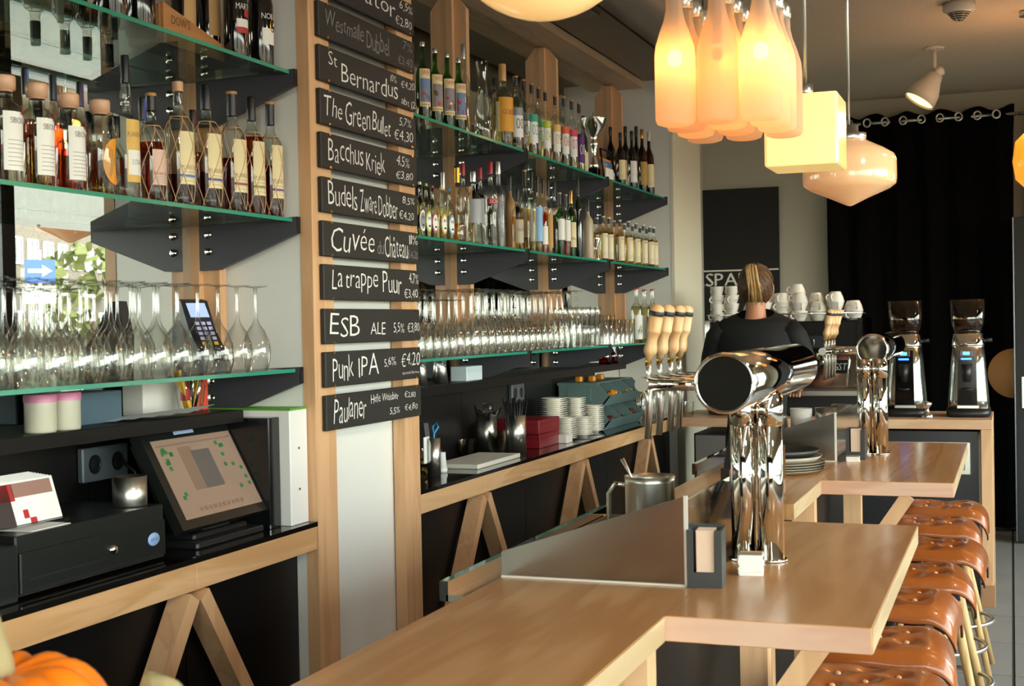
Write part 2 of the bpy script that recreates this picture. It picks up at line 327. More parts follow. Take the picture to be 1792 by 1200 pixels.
bd=['topmost in view','with faded grey writing, second from the top','with a saint name, third from the top','starting with The, fourth from the top','for a kriek, fifth from the top','with three narrow words, sixth from the top','with bold double-stroke letters, seventh from the top','with small rounded letters, eighth from the top','with three big capitals, ninth from the top','for an IPA, second from the bottom','lowest of all, for a wheat beer']
rr=random.Random(3)
for i,(zt,words) in enumerate(zip(ztops,BT)):
    y0,y1=3.497,4.173; zb=zt-.106
    t=thing('chalkboard_sign','chalkboard strip on the column, '+bd[i],'sign',(-1.915,(y0+y1)/2,zb),group='beer chalkboards on the column')
    part('board_panel',MB().bbox(-1.9285,-1.913,y0,y1,zb,zt,.003),board,t,True)
    for (s,a,b,c,d2,br) in words:
        mb=MB(); textmb(mb,s,lambda u,v:(-1.9122,y0+u*(y1-y0),zb+v*(zt-zb)),(a,b,c,d2),0,jit=.07,slant=rr.uniform(-.05,.16),rnd=rr)
        part('chalk_word',mb,chalk if br else chalkdim,t,True)
    mb=MB()
    for yy,zz in ((y0+.05,zb+.004),(y1-.04,zb+.004),(y0+.05,zt-.004),(y1-.04,zt-.004)): mb.box(-1.913,-1.9095,yy-.006,yy+.006,zz-.003,zz+.003)
    part('clip',mb,brass,t,True)
# ledge, backsplash, counter
def bay(y0,y1,d,joints,apex):
    t=thing('back_ledge','narrow black ledge at the foot of the mirror, '+d,'shelf',(-2.15,(y0+y1)/2,1.345))
    part('ledge_board',MB().bbox(-2.315,-2.06,y0,7.3 if y1>5 else 3.275,1.335,1.37,.002),black,t,True)
    t=thing('backsplash','black panelled backsplash between ledge and counter, '+d,'panel',(-2.3,(y0+y1)/2,1.03))
    y=y0
    while y<y1-.01:
        e=min(y+1.24,y1,7.45 if y1>5 else 99); 
        if e<=y+.01: break
        part('panel',MB().box(-2.312,-2.292,y+.002,e-.002,1.028,1.335),black,t,True); y=e
    t=thing('back_counter','long back bar counter with black gloss top on zigzag maple struts, '+d,'counter',(-2.1,(y0+y1)/2,0))
    part('counter_top',MB().box(-2.312,-1.929,y0,y1,1.013,1.027),mat('counter_black_gloss','15120f',.05,spec=.9),t,True)
    js=[y0]+joints+[y1]
    for a,b in zip(js[:-1],js[1:]): part('beam',MB().bbox(-1.975,-1.931,a+.0008,b-.0008,.945,1.0125,.0015),maple,t,True)
    for a in apex:
        for sg in (-1,1):
            p=(-1.953,a+sg*.022,.93);q=(-1.953,a+sg*.62,.03)
            yy=q[1]
            if yy<y0-.1 or yy>y1+.1:
                k=((y0 if sg<0 else y1)+(-sg)*.0-p[1])/(q[1]-p[1]); q=(-1.953,p[1]+(q[1]-p[1])*k,p[2]+(q[2]-p[2])*k)
            part('strut',MB().bar(p,q,.044,.062,up=(1,0,0)).move(),maplez,t,True)
    t=thing('cabinet_front','dark cabinet fronts under the back counter, '+d,'cabinet',(-2.0,(y0+y1)/2,0))
    y=y0
    while y<y1-.01:
        e=min(y+.62,y1); part('door',MB().box(-2.31,-2.0,y+.002,e-.002,.0,.944),black,t,True); y=e
bay(.4,3.458,'left bay',[2.836],[2.836,1.55])
bay(4.192,8.05,'right bay',[4.792,5.42,6.073,6.66,7.31],[4.792,6.073,7.31])
# ---------------- bar ----------------
t=thing('bar_counter','long pale maple bar with stepped overhangs towards the stools','counter',(-.8,3,0))
zt=1.08; zb=1.035
part('bar_top',MB().bbox(-.99,-.58,-.6,2.54,zb,zt,.0015),bartop,t,True)
part('bar_top',MB().bbox(-.99,-.5795,3.75,4.9,zb,zt,.0015),bartop,t,True)
part('bar_top',MB().bbox(-.99,-.5795,6.1,6.5,zb,zt,.0015),bartop,t,True)
part('overhang_top',MB().bbox(-.5795,-.225,2.277,3.43,zb,zt+.0006,.0015),bartop,t,True)
part('overhang_top',MB().bbox(-.5795,-.175,4.33,5.71,zb,zt+.0006,.0015),bartop,t,True)
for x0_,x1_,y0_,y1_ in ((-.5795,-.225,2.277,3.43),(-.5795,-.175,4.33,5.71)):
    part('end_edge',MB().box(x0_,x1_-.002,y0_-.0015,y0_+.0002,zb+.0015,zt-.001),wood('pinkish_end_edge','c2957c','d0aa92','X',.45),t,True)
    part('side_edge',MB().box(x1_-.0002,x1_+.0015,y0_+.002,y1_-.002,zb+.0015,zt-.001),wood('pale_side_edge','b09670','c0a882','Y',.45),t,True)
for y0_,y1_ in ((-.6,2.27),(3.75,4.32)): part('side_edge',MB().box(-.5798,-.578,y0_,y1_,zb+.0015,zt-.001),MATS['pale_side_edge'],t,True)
part('bar_panel',MB().box(-.96,-.72,-.6,6.5,.0,.9),black,t,True)
part('bar_panel',MB().box(-.74,-.70,-.6,6.5,.9,1.018),black,t,True)
for y in (2.19,3.36,4.24,5.6): part('post',MB().box(-.66,-.59,y,y+.06,0,zb-.001),maplez,t,True)
for y in (3.36,4.24): part('post',MB().box(-.70,-.665,y+.5,y+.56,0,zb-.001),maplez,t,True)
for y in (2.9,5.0):
    part('strut',MB().bar((-.62,y,.98),(-.34,y,.98),.04,.05),maplez,t,True); part('strut',MB().bar((-.63,y+.0,.55),(-.36,y,.95),.04,.05),maplez,t,True)
for k,(y0,y1,w) in enumerate(((2.54,3.75,'nearer'),(4.9,6.1,'farther'))):
    t=thing('steel_splash_guard','brushed steel guard with slanted top around the %s tap station'%w,'splash guard',(-.8,(y0+y1)/2,zt))
    part('cross_panel',MB().prism([(-.99,zt+.0),(-.99,zt+.052),(-.6,zt+.178),(-.6,zt)],y0,y0+.006),steeldark,t,True)
    part('side_panel',MB().box(-.6055,-.5995,y0+.006,y1,zt-.04,zt+.168),mat('satin_steel','c8cac2',.12,metal=1),t,True)
    part('edge_bead',MB().box(-.6055,-.598,y0-.001,y0+.0055,zt,zt+.178),mat('bright_edge','f2f1ea',.3,metal=.6),t,True)
    part('silicone_joint',MB().box(-.99,-.598,y0-.004,y0,zt,zt+.004),mat('clear_silicone','cfcabb',.3),t,True)
    t=thing('sink_deck','stainless steel sink deck behind the %s guard'%w,'sink',(-.9,(y0+y1)/2,1.0))
    part('deck',MB().box(-1.12,-.61,y0+.008,y1-.002,1.02,1.034),steel,t,True)
    part('deck_rim',MB().box(-1.135,-1.115,y0+.008,y1-.002,1.02,1.062),chrome,t,True)
    part('dark_mat',MB().box(-1.11,-.66,y0+.55,y1-.05,1.034,1.04),blackpl,t,True)
# ---------------- beer towers ----------------
def tower(x,y0,y1,yc,w):
    t=thing('beer_tower','big polished chrome beer tower with horizontal barrel, %s tap station'%w,'beer tower',(x,yc,zt+.0006))
    zc=1.478; R=.059
    if w=='farther': zc=1.478
    mb=MB(); pr=[(R*.9,y0-.003),(R*.97,y0-.001),(R,y0+.004),(R,y1-.01),(R*.9,y1),(R*.6,y1+.008),(0,y1+.01)]
    mb.lathe(pr,48); mb.v=[(x-.0+a,c,zc+b) for a,b,c in mb.v]; part('barrel',mb,chrome,t,True)
    mb=MB().lathe([(R*.9,y0-.0045),(R*.901,y0-.004)],48,capb=True); mb.sm=[False]*len(mb.sm); mb.v=[(x+a,c,zc+b) for a,b,c in mb.v]; part('end_disc',mb,chrome,t,True)
    mb=MB(); mb.lathe([(R*.9,y0-.0045),(R*.97,y0-.006),(R*1.03,y0),(R*1.0,y0+.006)],48); mb.v=[(x+a,c,zc+b) for a,b,c in mb.v]; part('end_ring',mb,chrome,t,True)
    for dx in (0,-.058):
        mb=MB(); mb.cyl(.0275,zt+.001,zc-R*.6,28,x+.03+dx,yc); mb.cyl(.0345,zt+.001,zt+.006,28,x+.03+dx,yc); mb.cyl(.0295,zc-R-.045,zc-R*.7,28,x+.03+dx,yc)
        part('pillar',mb,chrome,t,True)
    hp=[(.0,0),(.008,0),(.009,.012),(.0105,.0125),(.0105,.02),(.013,.022),(.0172,.032),(.0172,.042),(.0155,.052),(.0136,.066),(.014,.078),(.0175,.092),(.0185,.0935),(.0185,.1),(.0178,.101),(.0185,.135),(.0178,.14),(.0185,.143)]
    for k in range(4):
        yy=y0+[.18,.275,.375,.455][k]*1.0; xx=x-R-.02; xe=x-.197
        mb=MB(); mb.tube([(x-R*.8,yy,zc-.01),(xe-.01,yy,zc-.01)],[.012,.016],14); tp=part('tap',mb,chrome,t,True)
        mb=MB(); mb.tube([(xe,yy,zc-.01),(xe-.002,yy,zc+.035)],.006,10).tube([(xe,yy,zc-.01),(xe+.0,yy,zc-.045),(xe-.006,yy,zc-.125)],[.012,.0085,.0075],12)
        mb.tube([(xe-.012,yy-.022,zc-.01),(xe-.012,yy+.022,zc-.01)],.015,14); part('spout',mb,steel,tp,False).location=(0,0,0)
        tp.children[0].data.transform(Matrix.Translation(-t.location))
        h=MB(); h.lathe(hp,18); h.lathe([(.0185,.158),(.0178,.166),(.014,.173),(.006,.1775),(0,.178)],18); h.lathe([(.0185,.143),(.019,.145),(.019,.157),(.0185,.158)],18,mi=1); h.lathe([(0,-.012),(.0075,-.012),(.0085,0.002),(.0085,.01)],12,mi=2)
        M=Matrix.Translation(Vector((xe-.002,yy,zc+.036))-t.location)@Matrix.Rotation(.2,4,'Y')@Matrix.Rotation(.05,4,'X')@Matrix.Diagonal((.84,.84,.70,1))
        h.move(M=M); part('tap_handle',h,[handlewood,darkmetal,brass],tp)
tower(-.52,2.54,3.42,2.86,'nearer'); tower(-.50,5.23,6.1,5.2,'farther')
# coaster caddies
def caddy(x,y,w,lab):
    t=thing('coaster_caddy',lab,'caddy',(x,y,zt+.0006)); m=mat('black_card_caddy','2c2c2c',.5)
    part('caddy_body',MB().box(-.034,.034,.028,.034,0,.115).box(-.034,.034,-.034,-.028,0,.03).box(-.034,-.029,-.028,.028,0,.112).box(.029,.034,-.028,.028,0,.112).box(-.029,.029,-.028,.028,0,.004).box(-.034,-.021,-.034,-.028,.03,.112).box(.021,.034,-.034,-.028,.03,.112),m,t)
    c=MB().bbox(-.018,.018,-.0012,.0012,.0,.1,.001).mesh('coaster',mat('coaster_pulp','d9bda6',.8))
    r=random.Random(int(x*100))
    for k in range(9): link('coaster',c,t,(r.uniform(-.001,.001),-.024+k*.0052,.006+r.uniform(0,.006)),(r.uniform(-.04,.04),0,0)).scale=(1,1.6,1)
    return t
caddy(-.567,2.565,'',  'dark caddy of upright beer mats at the near end of the nearer steel guard').rotation_euler=(0,0,.08)
caddy(-.54,5.0,'','dark caddy of beer mats in front of the farther steel guard')
for x,y,l in ((-.505,2.70,'stack of white beer mats with yellow-printed top beside the near tower foot'),(-.545,4.93,'low stack of beer mats with red and yellow top under the farther caddy')):
    g=thing('beer_mat_stack',l,'beer mats',(x,y,zt+.0006),.12)
    mm=MB().bbox(-.024,.024,-.024,.024,0,.0016,.0008).mesh('beer_mat',paper); n=24 if y<3 else 10
    r=random.Random(5)
    for k in range(n): link('beer_mat',mm,g,(r.uniform(-.0015,.0015),r.uniform(-.0015,.0015),k*.00175),(0,0,r.uniform(-.04,.04)))
    part('printed_mat',MB().box(-.023,.023,-.023,.005,n*.00175,n*.00175+.0012,0).box(-.023,.023,.005,.023,n*.00175,n*.00175+.0012,1),[mat('mat_print_grey','7d7a78',.6) ,mat('mat_print_yellow','d99a2a',.6)],g)
# menu clipboards leaning on the guard
for k in range(3):
    g=thing('menu_clipboard','black folded menu leaning on the near steel guard, %s'%['front','middle','rear'][k],'menu',(-.515-.007*k,2.98,zt+.001),group='black menu boards')
    part('cover',MB().prism([(0,0),(.005,0),(-.072,.176),(-.053,.292),(-.058,.292),(-.078,.176)],-.08+.012*k,.08+.012*k),mat('menu_black','141516',.3),g)
    part('clip',MB().box(-.08,-.07,-.09+.012*k,-.075+.012*k,.165,.19),chrome,g)
# trays
for k in range(6):
    r=[.165,.17,.17,.17,.158,.15][k]; z=zt+.001+k*.0085 + (.012 if k==5 else 0)
    mb=MB(); mb.lathe([(0,0),(r*.88,0),(r,.012 if k<4 else .022),(r+.003,.013 if k<4 else .023),(r*.9,.004),(0,.004)],40)
    me=mb.mesh('tray',mat('beige_tray_rim','9b907a',.35) if k<5 else mat('black_tray','2c2b29',.5))
    tag(link('serving_tray',me,None,(-.765,4.55,z)),'round serving tray, %s of the stack behind the near tower'%['bottom one','second from bottom','third from bottom','fourth from bottom','beige one under the black','black one on top'][k],'tray','round serving trays')
# pitcher
t=thing('steel_pitcher','large steel milk pitcher with looped handle standing behind the near guard','pitcher',(-.80,3.02,1.034))
part('pitcher_body',MB().lathe([(0,0),(.054,0),(.058,.006),(.058,.19),(.060,.205),(.057,.205),(.055,.19),(.055,.01),(0,.008)],36),steel,t)
part('handle',MB().tube([(-.055,0,.18),(-.085,0,.185),(-.1,0,.16),(-.1,0,.09),(-.085,0,.05),(-.056,0,.045)],.006,10),chrome,t)
part('spoon',MB().tube([(0,.0,.02),(-.04,-.01,.2),(-.062,-.015,.245)],[.003,.003,.006],8),steel,t)
for x,y,l in ((-.86,5.1,'steel cup with a bent spoon behind the farther guard'),):
    g=thing('steel_cup',l,'cup',(x,y,1.034)); part('cup_body',MB().lathe([(0,0),(.05,0),(.052,.19),(.054,.2),(.05,.195),(.046,.01),(0,.01)],28),steel,g); part('spoon',MB().tube([(-.02,0,.05),(-.045,0,.19),(-.06,0,.235),(-.04,0,.25)],.003,8),steel,g)
for x,y,l,m in ((-.79,5.35,'white cup upside down right of the steel cup behind the farther guard',porcelain),(-.70,5.4,'small steel jug next to the white cup behind the farther guard',steel),(-.66,5.6,'second small steel jug, nearest to the farther tower',steel)):
    solo('cup',MB().lathe([(0,.0),(.038,0),(.042,.17),(.044,.21),(.038,.2),(.03,.03),(0,.03)],24,x,y).move((0,0,1.034)),m,l,'cup',loc=(x,y,1.034))
# ---------------- stools ----------------
def seat_mesh():
    n=44;m=34; v=[];f=[]; dents=[(-.07,-.05),(.07,-.05),(-.07,.06),(.07,.06),(0,0),(0,-.1),(0,.11)]
    for i in range(n+1):
        s=-1+2*i/n
        for j in range(m+1):
            tt=-1+2*j/m
            L=s*.255  # arc length coordinate across X
            fl=.11
            if abs(L)<=fl: x=L; z=0; 
            else:
                a=min((abs(L)-fl)/.085,1.75); x=math.copysign(fl+.085*math.sin(a),L); z=-.085*(1-math.cos(a))
            wy=.175*(1-.12*abs(s)**2.2)*(1 if abs(s)<.75 else math.sqrt(max(0,1-((abs(s)-.75)/.25)**2*.55)))
            y=tt*wy; z-=.018*abs(tt)**3+ .035*max(0,abs(tt)-.86)/.14
            for dx,dy in dents:
                d2=((x-dx)**2+(y-dy)**2)/.0011; z-=.016*math.exp(-d2)
            z+=.003*math.sin(x*31+y*23)*math.cos(y*37)*(1 if abs(s)<.5 else .3)
            v.append((x,y,z))
    for i in range(n):
        for j in range(m): f.append((i*(m+1)+j,(i+1)*(m+1)+j,(i+1)*(m+1)+j+1,i*(m+1)+j+1))
    return v,f
sv,sf=seat_mesh()
lw=mat('dark_leather_edge','3a1c0c',.6)
st=[(3.16,-.25,'nearest the viewer, cut by the bottom edge'),(3.62,-.26,'second from the viewer, half under the first overhang'),(4.17,-.27,'third from the viewer'),(4.62,-.24,'fourth from the viewer, at the near corner of the far overhang'),(5.17,-.21,'fifth from the viewer'),(5.74,-.24,'sixth from the viewer'),(6.25,-.22,'farthest from the viewer')]
seatm=MB().add(sv,sf,0,True).mesh('seat',[leather,lw])
buttons=MB()
for dx,dy in [(-.07,-.05),(.07,-.05),(-.07,.06),(.07,.06),(0,0)]: buttons.lathe([(.009,-.013),(.007,-.008),(0,-.006)],10,dx,dy)
bm_=buttons.mesh('button',mat('leather_button','c98a5c',.25,coat=.6))
def leg(a):
    c,s=math.cos(a),math.sin(a); top=Vector((.085*c,.085*s,.66)); bot=Vector((.28*c,.28*s,0)); return top,bot
legms=[];sockms=[]
for k in range(4):
    a=PI/4+k*PI/2; p,q=leg(a); legms.append(MB().tube([p.lerp(q,.12),q],[.019,.013],12).mesh('leg',wood('oak_leg','b08a54','c9a670','Z',.5))); sockms.append(MB().tube([p,p.lerp(q,.2)],[.022,.021],12).mesh('leg_socket',darkmetal))
ring=MB().tube([(.208*math.cos(2*PI*k/32),.208*math.sin(2*PI*k/32),.245) for k in range(32)],.009,8,closed=True).mesh('foot_ring',steel)
under=MB().box(-.1,.1,-.1,.1,-.052,-.03).cyl(.06,-.075,-.05,20).mesh('seat_frame',darkmetal)
proto=None
for k,(y,x,d) in enumerate(st):
    lab='tan leather bar stool, '+d
    if proto is None:
        t=thing('bar_stool',lab,'stool',(x-.08,y,0),0,'tan leather bar stools'); proto=t
        o=link('seat',seatm,t,(0,0,.765)); sm=o.modifiers.new('thick','SOLIDIFY'); sm.thickness=.007; sm.offset=-1; sm.material_offset_rim=1; sm.material_offset=1
        link('button',bm_,o); link('seat_frame',under,t,(0,0,.765))
        for a,b in zip(legms,sockms): link('leg',a,t); link('leg_socket',b,t,(0,0,.03))
        link('foot_ring',ring,t)
    else: dup(proto,(x-.08,y,0),[0,.06,-.05,.08,-.04,.05,0][k],lab)
# ---------------- bottles ----------------
GLS={'clear':glass('bottle_clear','f3f6f0','a7ab9c',.06,.02,2.5,.6),'green':glass('bottle_green','6cb860','164a1c',.07,.03,3,.5),'darkgreen':mat('bottle_dark_green','0c1a12',.08,spec=.8),
'darkglass':mat('bottle_black_glass','0d0b0b',.08,spec=.8),'blackglass':mat('bottle_black_glass','0d0b0b',.08,spec=.8),'brownglass':glass('bottle_brown','7a4a1e','2c1606',.07,.03,3,.5),
'frost':glass('bottle_frost','d9dcdc','8d9296',.1,.25,2,.5),'paper':mat('kraft_wrap','a88258',.8),'stoneware':mat('stoneware_beige','b8a48a',.3)}
LQ={'gold':'efd68c','orange':'ff9a3a','amber':'d8742c','brown':'b0603a','red':'b04440','clear':'f3f3ea','pale':'efe6b8','oil':'ecd084','greenliq':'b4d080','purpleliq':'6a2a50'}
LQM={k:glass('liquid_'+k,v,v,.02,.05,3,.2) for k,v in LQ.items()}
CC={'cork':'d8a986','black':'131314','blackcork':'131314','corkblack':'131314','corkdark':'c79a70','silver':'c9c9c6','tequila':'c89a5c','goldtube':'c39a3c','redcap':'a3202c','white':'eeeeea','lime':'8fc03a','yellowcap':'e2b436','bluecap':'3f7fb0','goldcap':'b58a3a','clearcap':'d8d0c0','purpledark':'2a1c3c','whiteblack':'131314','redwhite':'d8d8d0'}
CT={'blackcork':'b98a50','corkblack':'c79a70','corkdark':'2a1c14','whiteblack':'e6e4dc','redwhite':'b8323a','goldtube':'1a1412'}
LC={'white':'e9e6de','yellow':'dfb45c','pink':'d8b5a4','cream':'e4d3a2','cream2':'e8d9b4','wood':'c79b62','greige':'b3a98e','skyblue':'8fb8dc','gold':'b8924a','plum':'5a2c40','kraft':'b48c60','lightgrey':'cfd3d8','amberlabel':'dc9a26','purple':'5c2a72','silverlab':'a9acb0','redlab':'b0242c'}
COLS=dict(grey='6d6a66',brown='8a6a48',darkred='7c1f24',red='b5292c',black='1c1c1c',white='f0eee8',slate='5f6d74',teal='2f9c86',green2='3c9c5c',lime='b3bf2c',sand='d9b05c',redorange='e0562c',pinkred='d8384a',purple='5c2a72',grey2='8d8f92',blue='3c6ea8',blue2='3f4fb0',indigo='3b3f8c',olive='7c8440',navy='22304e',redcap='b8404a',yellowcap='d9a63c',bluecap='5f9cb8')
def cm(k,r=.5): return mat('print_'+k,COLS[k],r)
def lm(k): return mat('label_'+k,LC[k],.6)
def capm(k): return mat('cap_'+k,CC[k],.35 if k not in('silver','goldtube','goldcap') else .25,metal=.0 if k not in('silver','goldtube','goldcap') else .8)
def profile(kind,h,r):
    rn=.33*r
    if kind=='stocky': rn=.5*r; P=[(.0,0),(.93,0),(1,.02),(1,.66),(.97,.70),(.75,.745),('n',.77),('n',.88)]
    elif kind=='bulbneck': rn=.3*r;P=[(0,0),(.95,0),(1,.01),(1,.5),(.9,.545),(.6,.58),(.34,.61),(.47,.66),(.5,.71),(.36,.78),('n',.81),('n',.83)]
    elif kind=='rum': P=[(0,0),(.93,0),(1,.02),(1,.55),(.97,.61),(.8,.67),(.52,.71),('n2',.74),('n',.8),('n',.86)]
    elif kind=='tall': P=[(0,0),(.95,0),(1,.01),(1,.58),(.9,.635),(.62,.69),(.42,.73),('n',.77),('n',.92)]
    elif kind=='flask': rn=.2*r/.6; P=[(0,0),(.9,0),(1,.03),(1,.2),(.85,.28),(.5,.36),(.34,.42),('n',.48),('n',.86)]
    else: P=[(0,0),(.95,0),(1,.012),(1,.6),(.9,.655),(.6,.70),(.4,.725),('n',.75),('n',.9)]
    out=[]
    for a,z in P:
        a={'n':rn,'n2':rn*1.15}.get(a,None) if isinstance(a,str) else a*r
        out.append((a,z*h))
    return out,rn
def patch(mb,r,z0,z1,a0,a1,mi=0,n=10): mb.lathe([(r,z0),(r,z1)],n,0,0,mi,True,a0,a1)
def netting(h,r,prof):
    def rad(z):
        for (ra,za),(rb,zb_) in zip(prof[2:],prof[3:]):
            if za<=z<=zb_: return ra+(rb-ra)*(z-za)/max(zb_-za,1e-6)
        return r
    mb=MB(); z0=.03*h; z1=.7*h
    for k in range(5):
        for sg in (-1,1):
            pts=[]
            for i in range(15):
                u=i/14; z=z0+(z1-z0)*u; a=2*PI*k/5+sg*(u*1.9+.5*math.sin(u*6+k)*.2); q=rad(z)+.0012
                pts.append((q*math.cos(a),q*math.sin(a),z))
            mb.tube(pts,.0011,4,cap=False)
    q=rad(z1)+.0012; mb.tube([(q*math.cos(2*PI*i/12),q*math.sin(2*PI*i/12),z1) for i in range(12)],.0015,4,closed=True)
    return mb
def bottle(rec):
    X,Y,Z,h,r,kind,gl,liq,fill,cap,caph,lab,lz,txt,tcol,band,extra,name,label,group=rec
    t=thing(name,label,'bottle',(X,Y,Z),0,group)
    prof,rn=profile(kind,h*1.0,r); n=24 if r>.03 else 18
    zc=h*(1-caph); 
    prof=[p for p in prof if p[1]<zc]+[(rn,zc)]
    part('glass_body',MB().lathe(prof,n),GLS[gl],t)
    if liq and fill>0:
        zf=h*.62*fill/.62 if fill<.6 else h*min(fill,.66); lp=[(a*.93,z+.003) for a,z in prof if z<zf]; 
        lp=[(0,.004)]+lp[1:]; ra=lp[-1][0]; lp+= [(ra,zf),(0,zf)]
        part('liquid',MB().lathe(lp,n),LQM[liq],t)
    mb=MB(); rc=rn*1.12
    if cap in('cork',): mb.lathe([(rn*1.0,zc-.004),(rn*1.05,zc),(rn*1.35,zc+.001),(rn*1.38,h-.004),(rn*1.3,h),(0,h)],20)
    elif cap in CT:
        zt2=h-max(.008,.12*caph*h)
        mb.lathe([(rc,zc),(rc,zt2)],18,mi=0); mb.lathe([(rc*1.12,zt2),(rc*1.12,h-.001),(rc,h),(0,h)],18,mi=1)
        if cap=='corkdark': mb=MB().lathe([(rc,zc),(rc,zt2)],18,mi=0).lathe([(rc*1.15,zt2),(rc*1.15,h),(0,h)],18,mi=1)
    else: mb.lathe([(rc,zc),(rc*1.03,zc+.003),(rc,h-.003),(rc*.9,h),(0,h)],18)
    part('cap',mb,[capm(cap)]+([mat('captop_'+cap,CT[cap],.5)] if cap in CT else []),t)
    R=r+.0006; c=-.02 if Y<4 else -.62; w=.9 if Y<4 else 1.0   # labels face the bar
    if lab or txt:
        a0,a1=c-w,c+w
    if lab and not lab.startswith('poster'):
        mb=MB(); patch(mb,R,lz[0]*h,lz[1]*h,a0,a1,0,12); ms=[lm(lab)]; 
        if band and band not in('whiteplate','redlow') and not band.startswith('top:'):
            ms.append(cm(band)); z=(lz[0]+.14*(lz[1]-lz[0]))*h; patch(mb,R+.0003,z,z+.02*h,a0,a1,1,12)
        if band and band.startswith('top:'):
            ms.append(cm(band[4:])); patch(mb,R+.0003,(lz[1]-.1)*h,lz[1]*h,a0,a1,1,12)
        if band=='whiteplate':
            ms.append(mat('label_white','e9e6de',.6)); patch(mb,R+.0003,(lz[0]+.05)*h,(lz[0]+.22)*h,a0+.1,a1-.1,1,12)
        if band=='redlow': ms.append(cm('red')); patch(mb,R+.0003,(lz[0])*h,(lz[0]+.05)*h,a0,a1,1,12)
        if name=='grappa_bottle' or lab in('cream','cream2','pink'):     # rows of small print
            ms.append(mat('fine_print','a9a196' if lab=='white' else 'b79a6c',.7)); mi=len(ms)-1
            for q in range(7 if lab=='white' else 4): z=(lz[0]+(.06+q*.055)*(lz[1]-lz[0])*(1.3 if lab=='white' else 1.0))*h; patch(mb,R+.0004,z,z+.0016,a0+.25,a1-.3-.1*(q%3),mi,8)
        part('label',mb,ms,t)
    if lab and lab.startswith('poster'):
        mb=MB(); ms=[mat('poster_cream','e6cf9c',.6),cm('red'),mat('poster_blue','6a7fa6',.6),mat('poster_grey','8a8084',.6),mat('poster_brown','6b4a30',.6)]
        z0,z1=lz[0]*h,lz[1]*h; H=z1-z0; patch(mb,R,z0,z1,a0,a1,0,12); rr=random.Random(lab)
        patch(mb,R+.0003,z0+.12*H,z0+.74*H,a0+.12,a1-.12,2 if lab[-1] in'03' else 3,12)
        for q in range(7):
            a=rr.uniform(a0+.2,a1-.5); z=z0+H*rr.uniform(.12,.55); patch(mb,R+.0005+q*.0001,z,z+H*rr.uniform(.06,.18),a,a+rr.uniform(.15,.5),rr.choice([1,4,0,3,1]),4)
        for q in range(9): patch(mb,R+.0005,z0+.03*H,z0+.075*H,a0+.2+q*.16,a0+.27+q*.16,4,2)
        part('label',mb,ms,t)
    if txt:
        L=lab.startswith('poster') if lab else False
        f=lambda u,v:((R+.0012)*math.cos(u),(R+.0012)*math.sin(u),v)
        z0,z1=lz[0]*h,lz[1]*h; H=z1-z0
        if name=='spirit_bottle': bx=(c-.55,c+.6,z0+.28*H,z0+.64*H)
        elif L: bx=(c-.55,c+.75,z1-.17*H,z1-.05*H)
        elif txt in('GOLD','1616'): bx=(c-.6,c+.7,z0+.5*H,z0+.64*H)
        elif txt=='SIBONA': bx=(c-.5,c+.7,z0+.8*H,z0+.9*H)
        elif txt=='W': bx=(c-.5,c+.6,z0+.86*H,z0+.95*H)
        elif txt=='SOBI': bx=(c-.7,c+.7,z0+.2*H,z0+.8*H)
        elif name=='rum_bottle' and kind=='bulbneck': bx=(c-.8,c+.8,z0+.72*H,z0+.80*H)
        elif txt=='PLANTATION': bx=(c-.8,c+.8,z0+.28*H,z0+.36*H)
        else: bx=(c-.6,c+.75,z0+.28*H,z0+.40*H)
        mb=MB(); textmb(mb,txt,f,bx); part('label_lettering',mb,cm(tcol) if tcol in COLS else cm('grey'),t)
    if kind=='bulbneck':
        mb=MB(); textmb(mb,'3 STARS',lambda u,v:((R+.0014)*math.cos(u),(R+.0014)*math.sin(u),v),(c-.5,c+.5,(lz[0]+.12)*h,(lz[0]+.155)*h)); part('label_lettering',mb,cm('grey'),t)
    if extra=='seal': part('seal',MB().lathe([(R+.001,.64*h),(R+.001,.73*h)],8,0,0,0,True,.25,.65),cm('darkred'),t)
    if extra=='disc':
        mb=MB(); v=[];n2=24
        for k in range(n2):
            a=2*PI*k/n2; u=c+.2+.95*math.cos(a); z=h*.36+h*.24*math.sin(a); v.append(((R)*math.cos(u),(R)*math.sin(u),z))
        v.append((R*math.cos(c+.2),R*math.sin(c+.2),h*.36)); mb.add(v,[(k,(k+1)%n2,n2) for k in range(n2)],0,True); part('label',mb,mat('label_orange_disc','e89a2e',.5),t)
    if extra=='net': part('raffia_net',netting(h,r,prof),mat('raffia','c9a27a',.8),t)
    if extra.startswith('tag:'):
        part('seal_strip',MB().lathe([(rn*1.2,zc-.004),(rn*1.2,h-.004)],5,0,0,0,True,-.35,.5),cm(extra[4:]),t)
    if extra=='strip': part('tax_strip',MB().lathe([(R+.001,.2*h),(R+.001,.55*h)],4,0,0,0,True,-1.9,-1.5),lm('cream'),t)
    if extra.startswith('txt'):
        s=extra.split(':')[1]; f=lambda u,v:((R+.0012)*math.cos(u),(R+.0012)*math.sin(u),v); mb=MB(); textmb(mb,s,f,(-.95,.75,.44*h,.49*h)); part('label_lettering',mb,cm('white'),t)
        if extra.startswith('txt2'):
            part('gold_wreath',MB().tube([(R*math.cos(.1+.3*math.cos(q*PI/10)),R*math.sin(.1+.3*math.cos(q*PI/10)),h*.39+.018*math.sin(q*PI/10)) for q in range(20)],.002,5,closed=True),brass,t)
        else: part('red_roundel',MB().lathe([(R+.0008,.38*h),(R+.0008,.44*h)],6,0,0,0,True,-.25,.25),cm('red'),t)
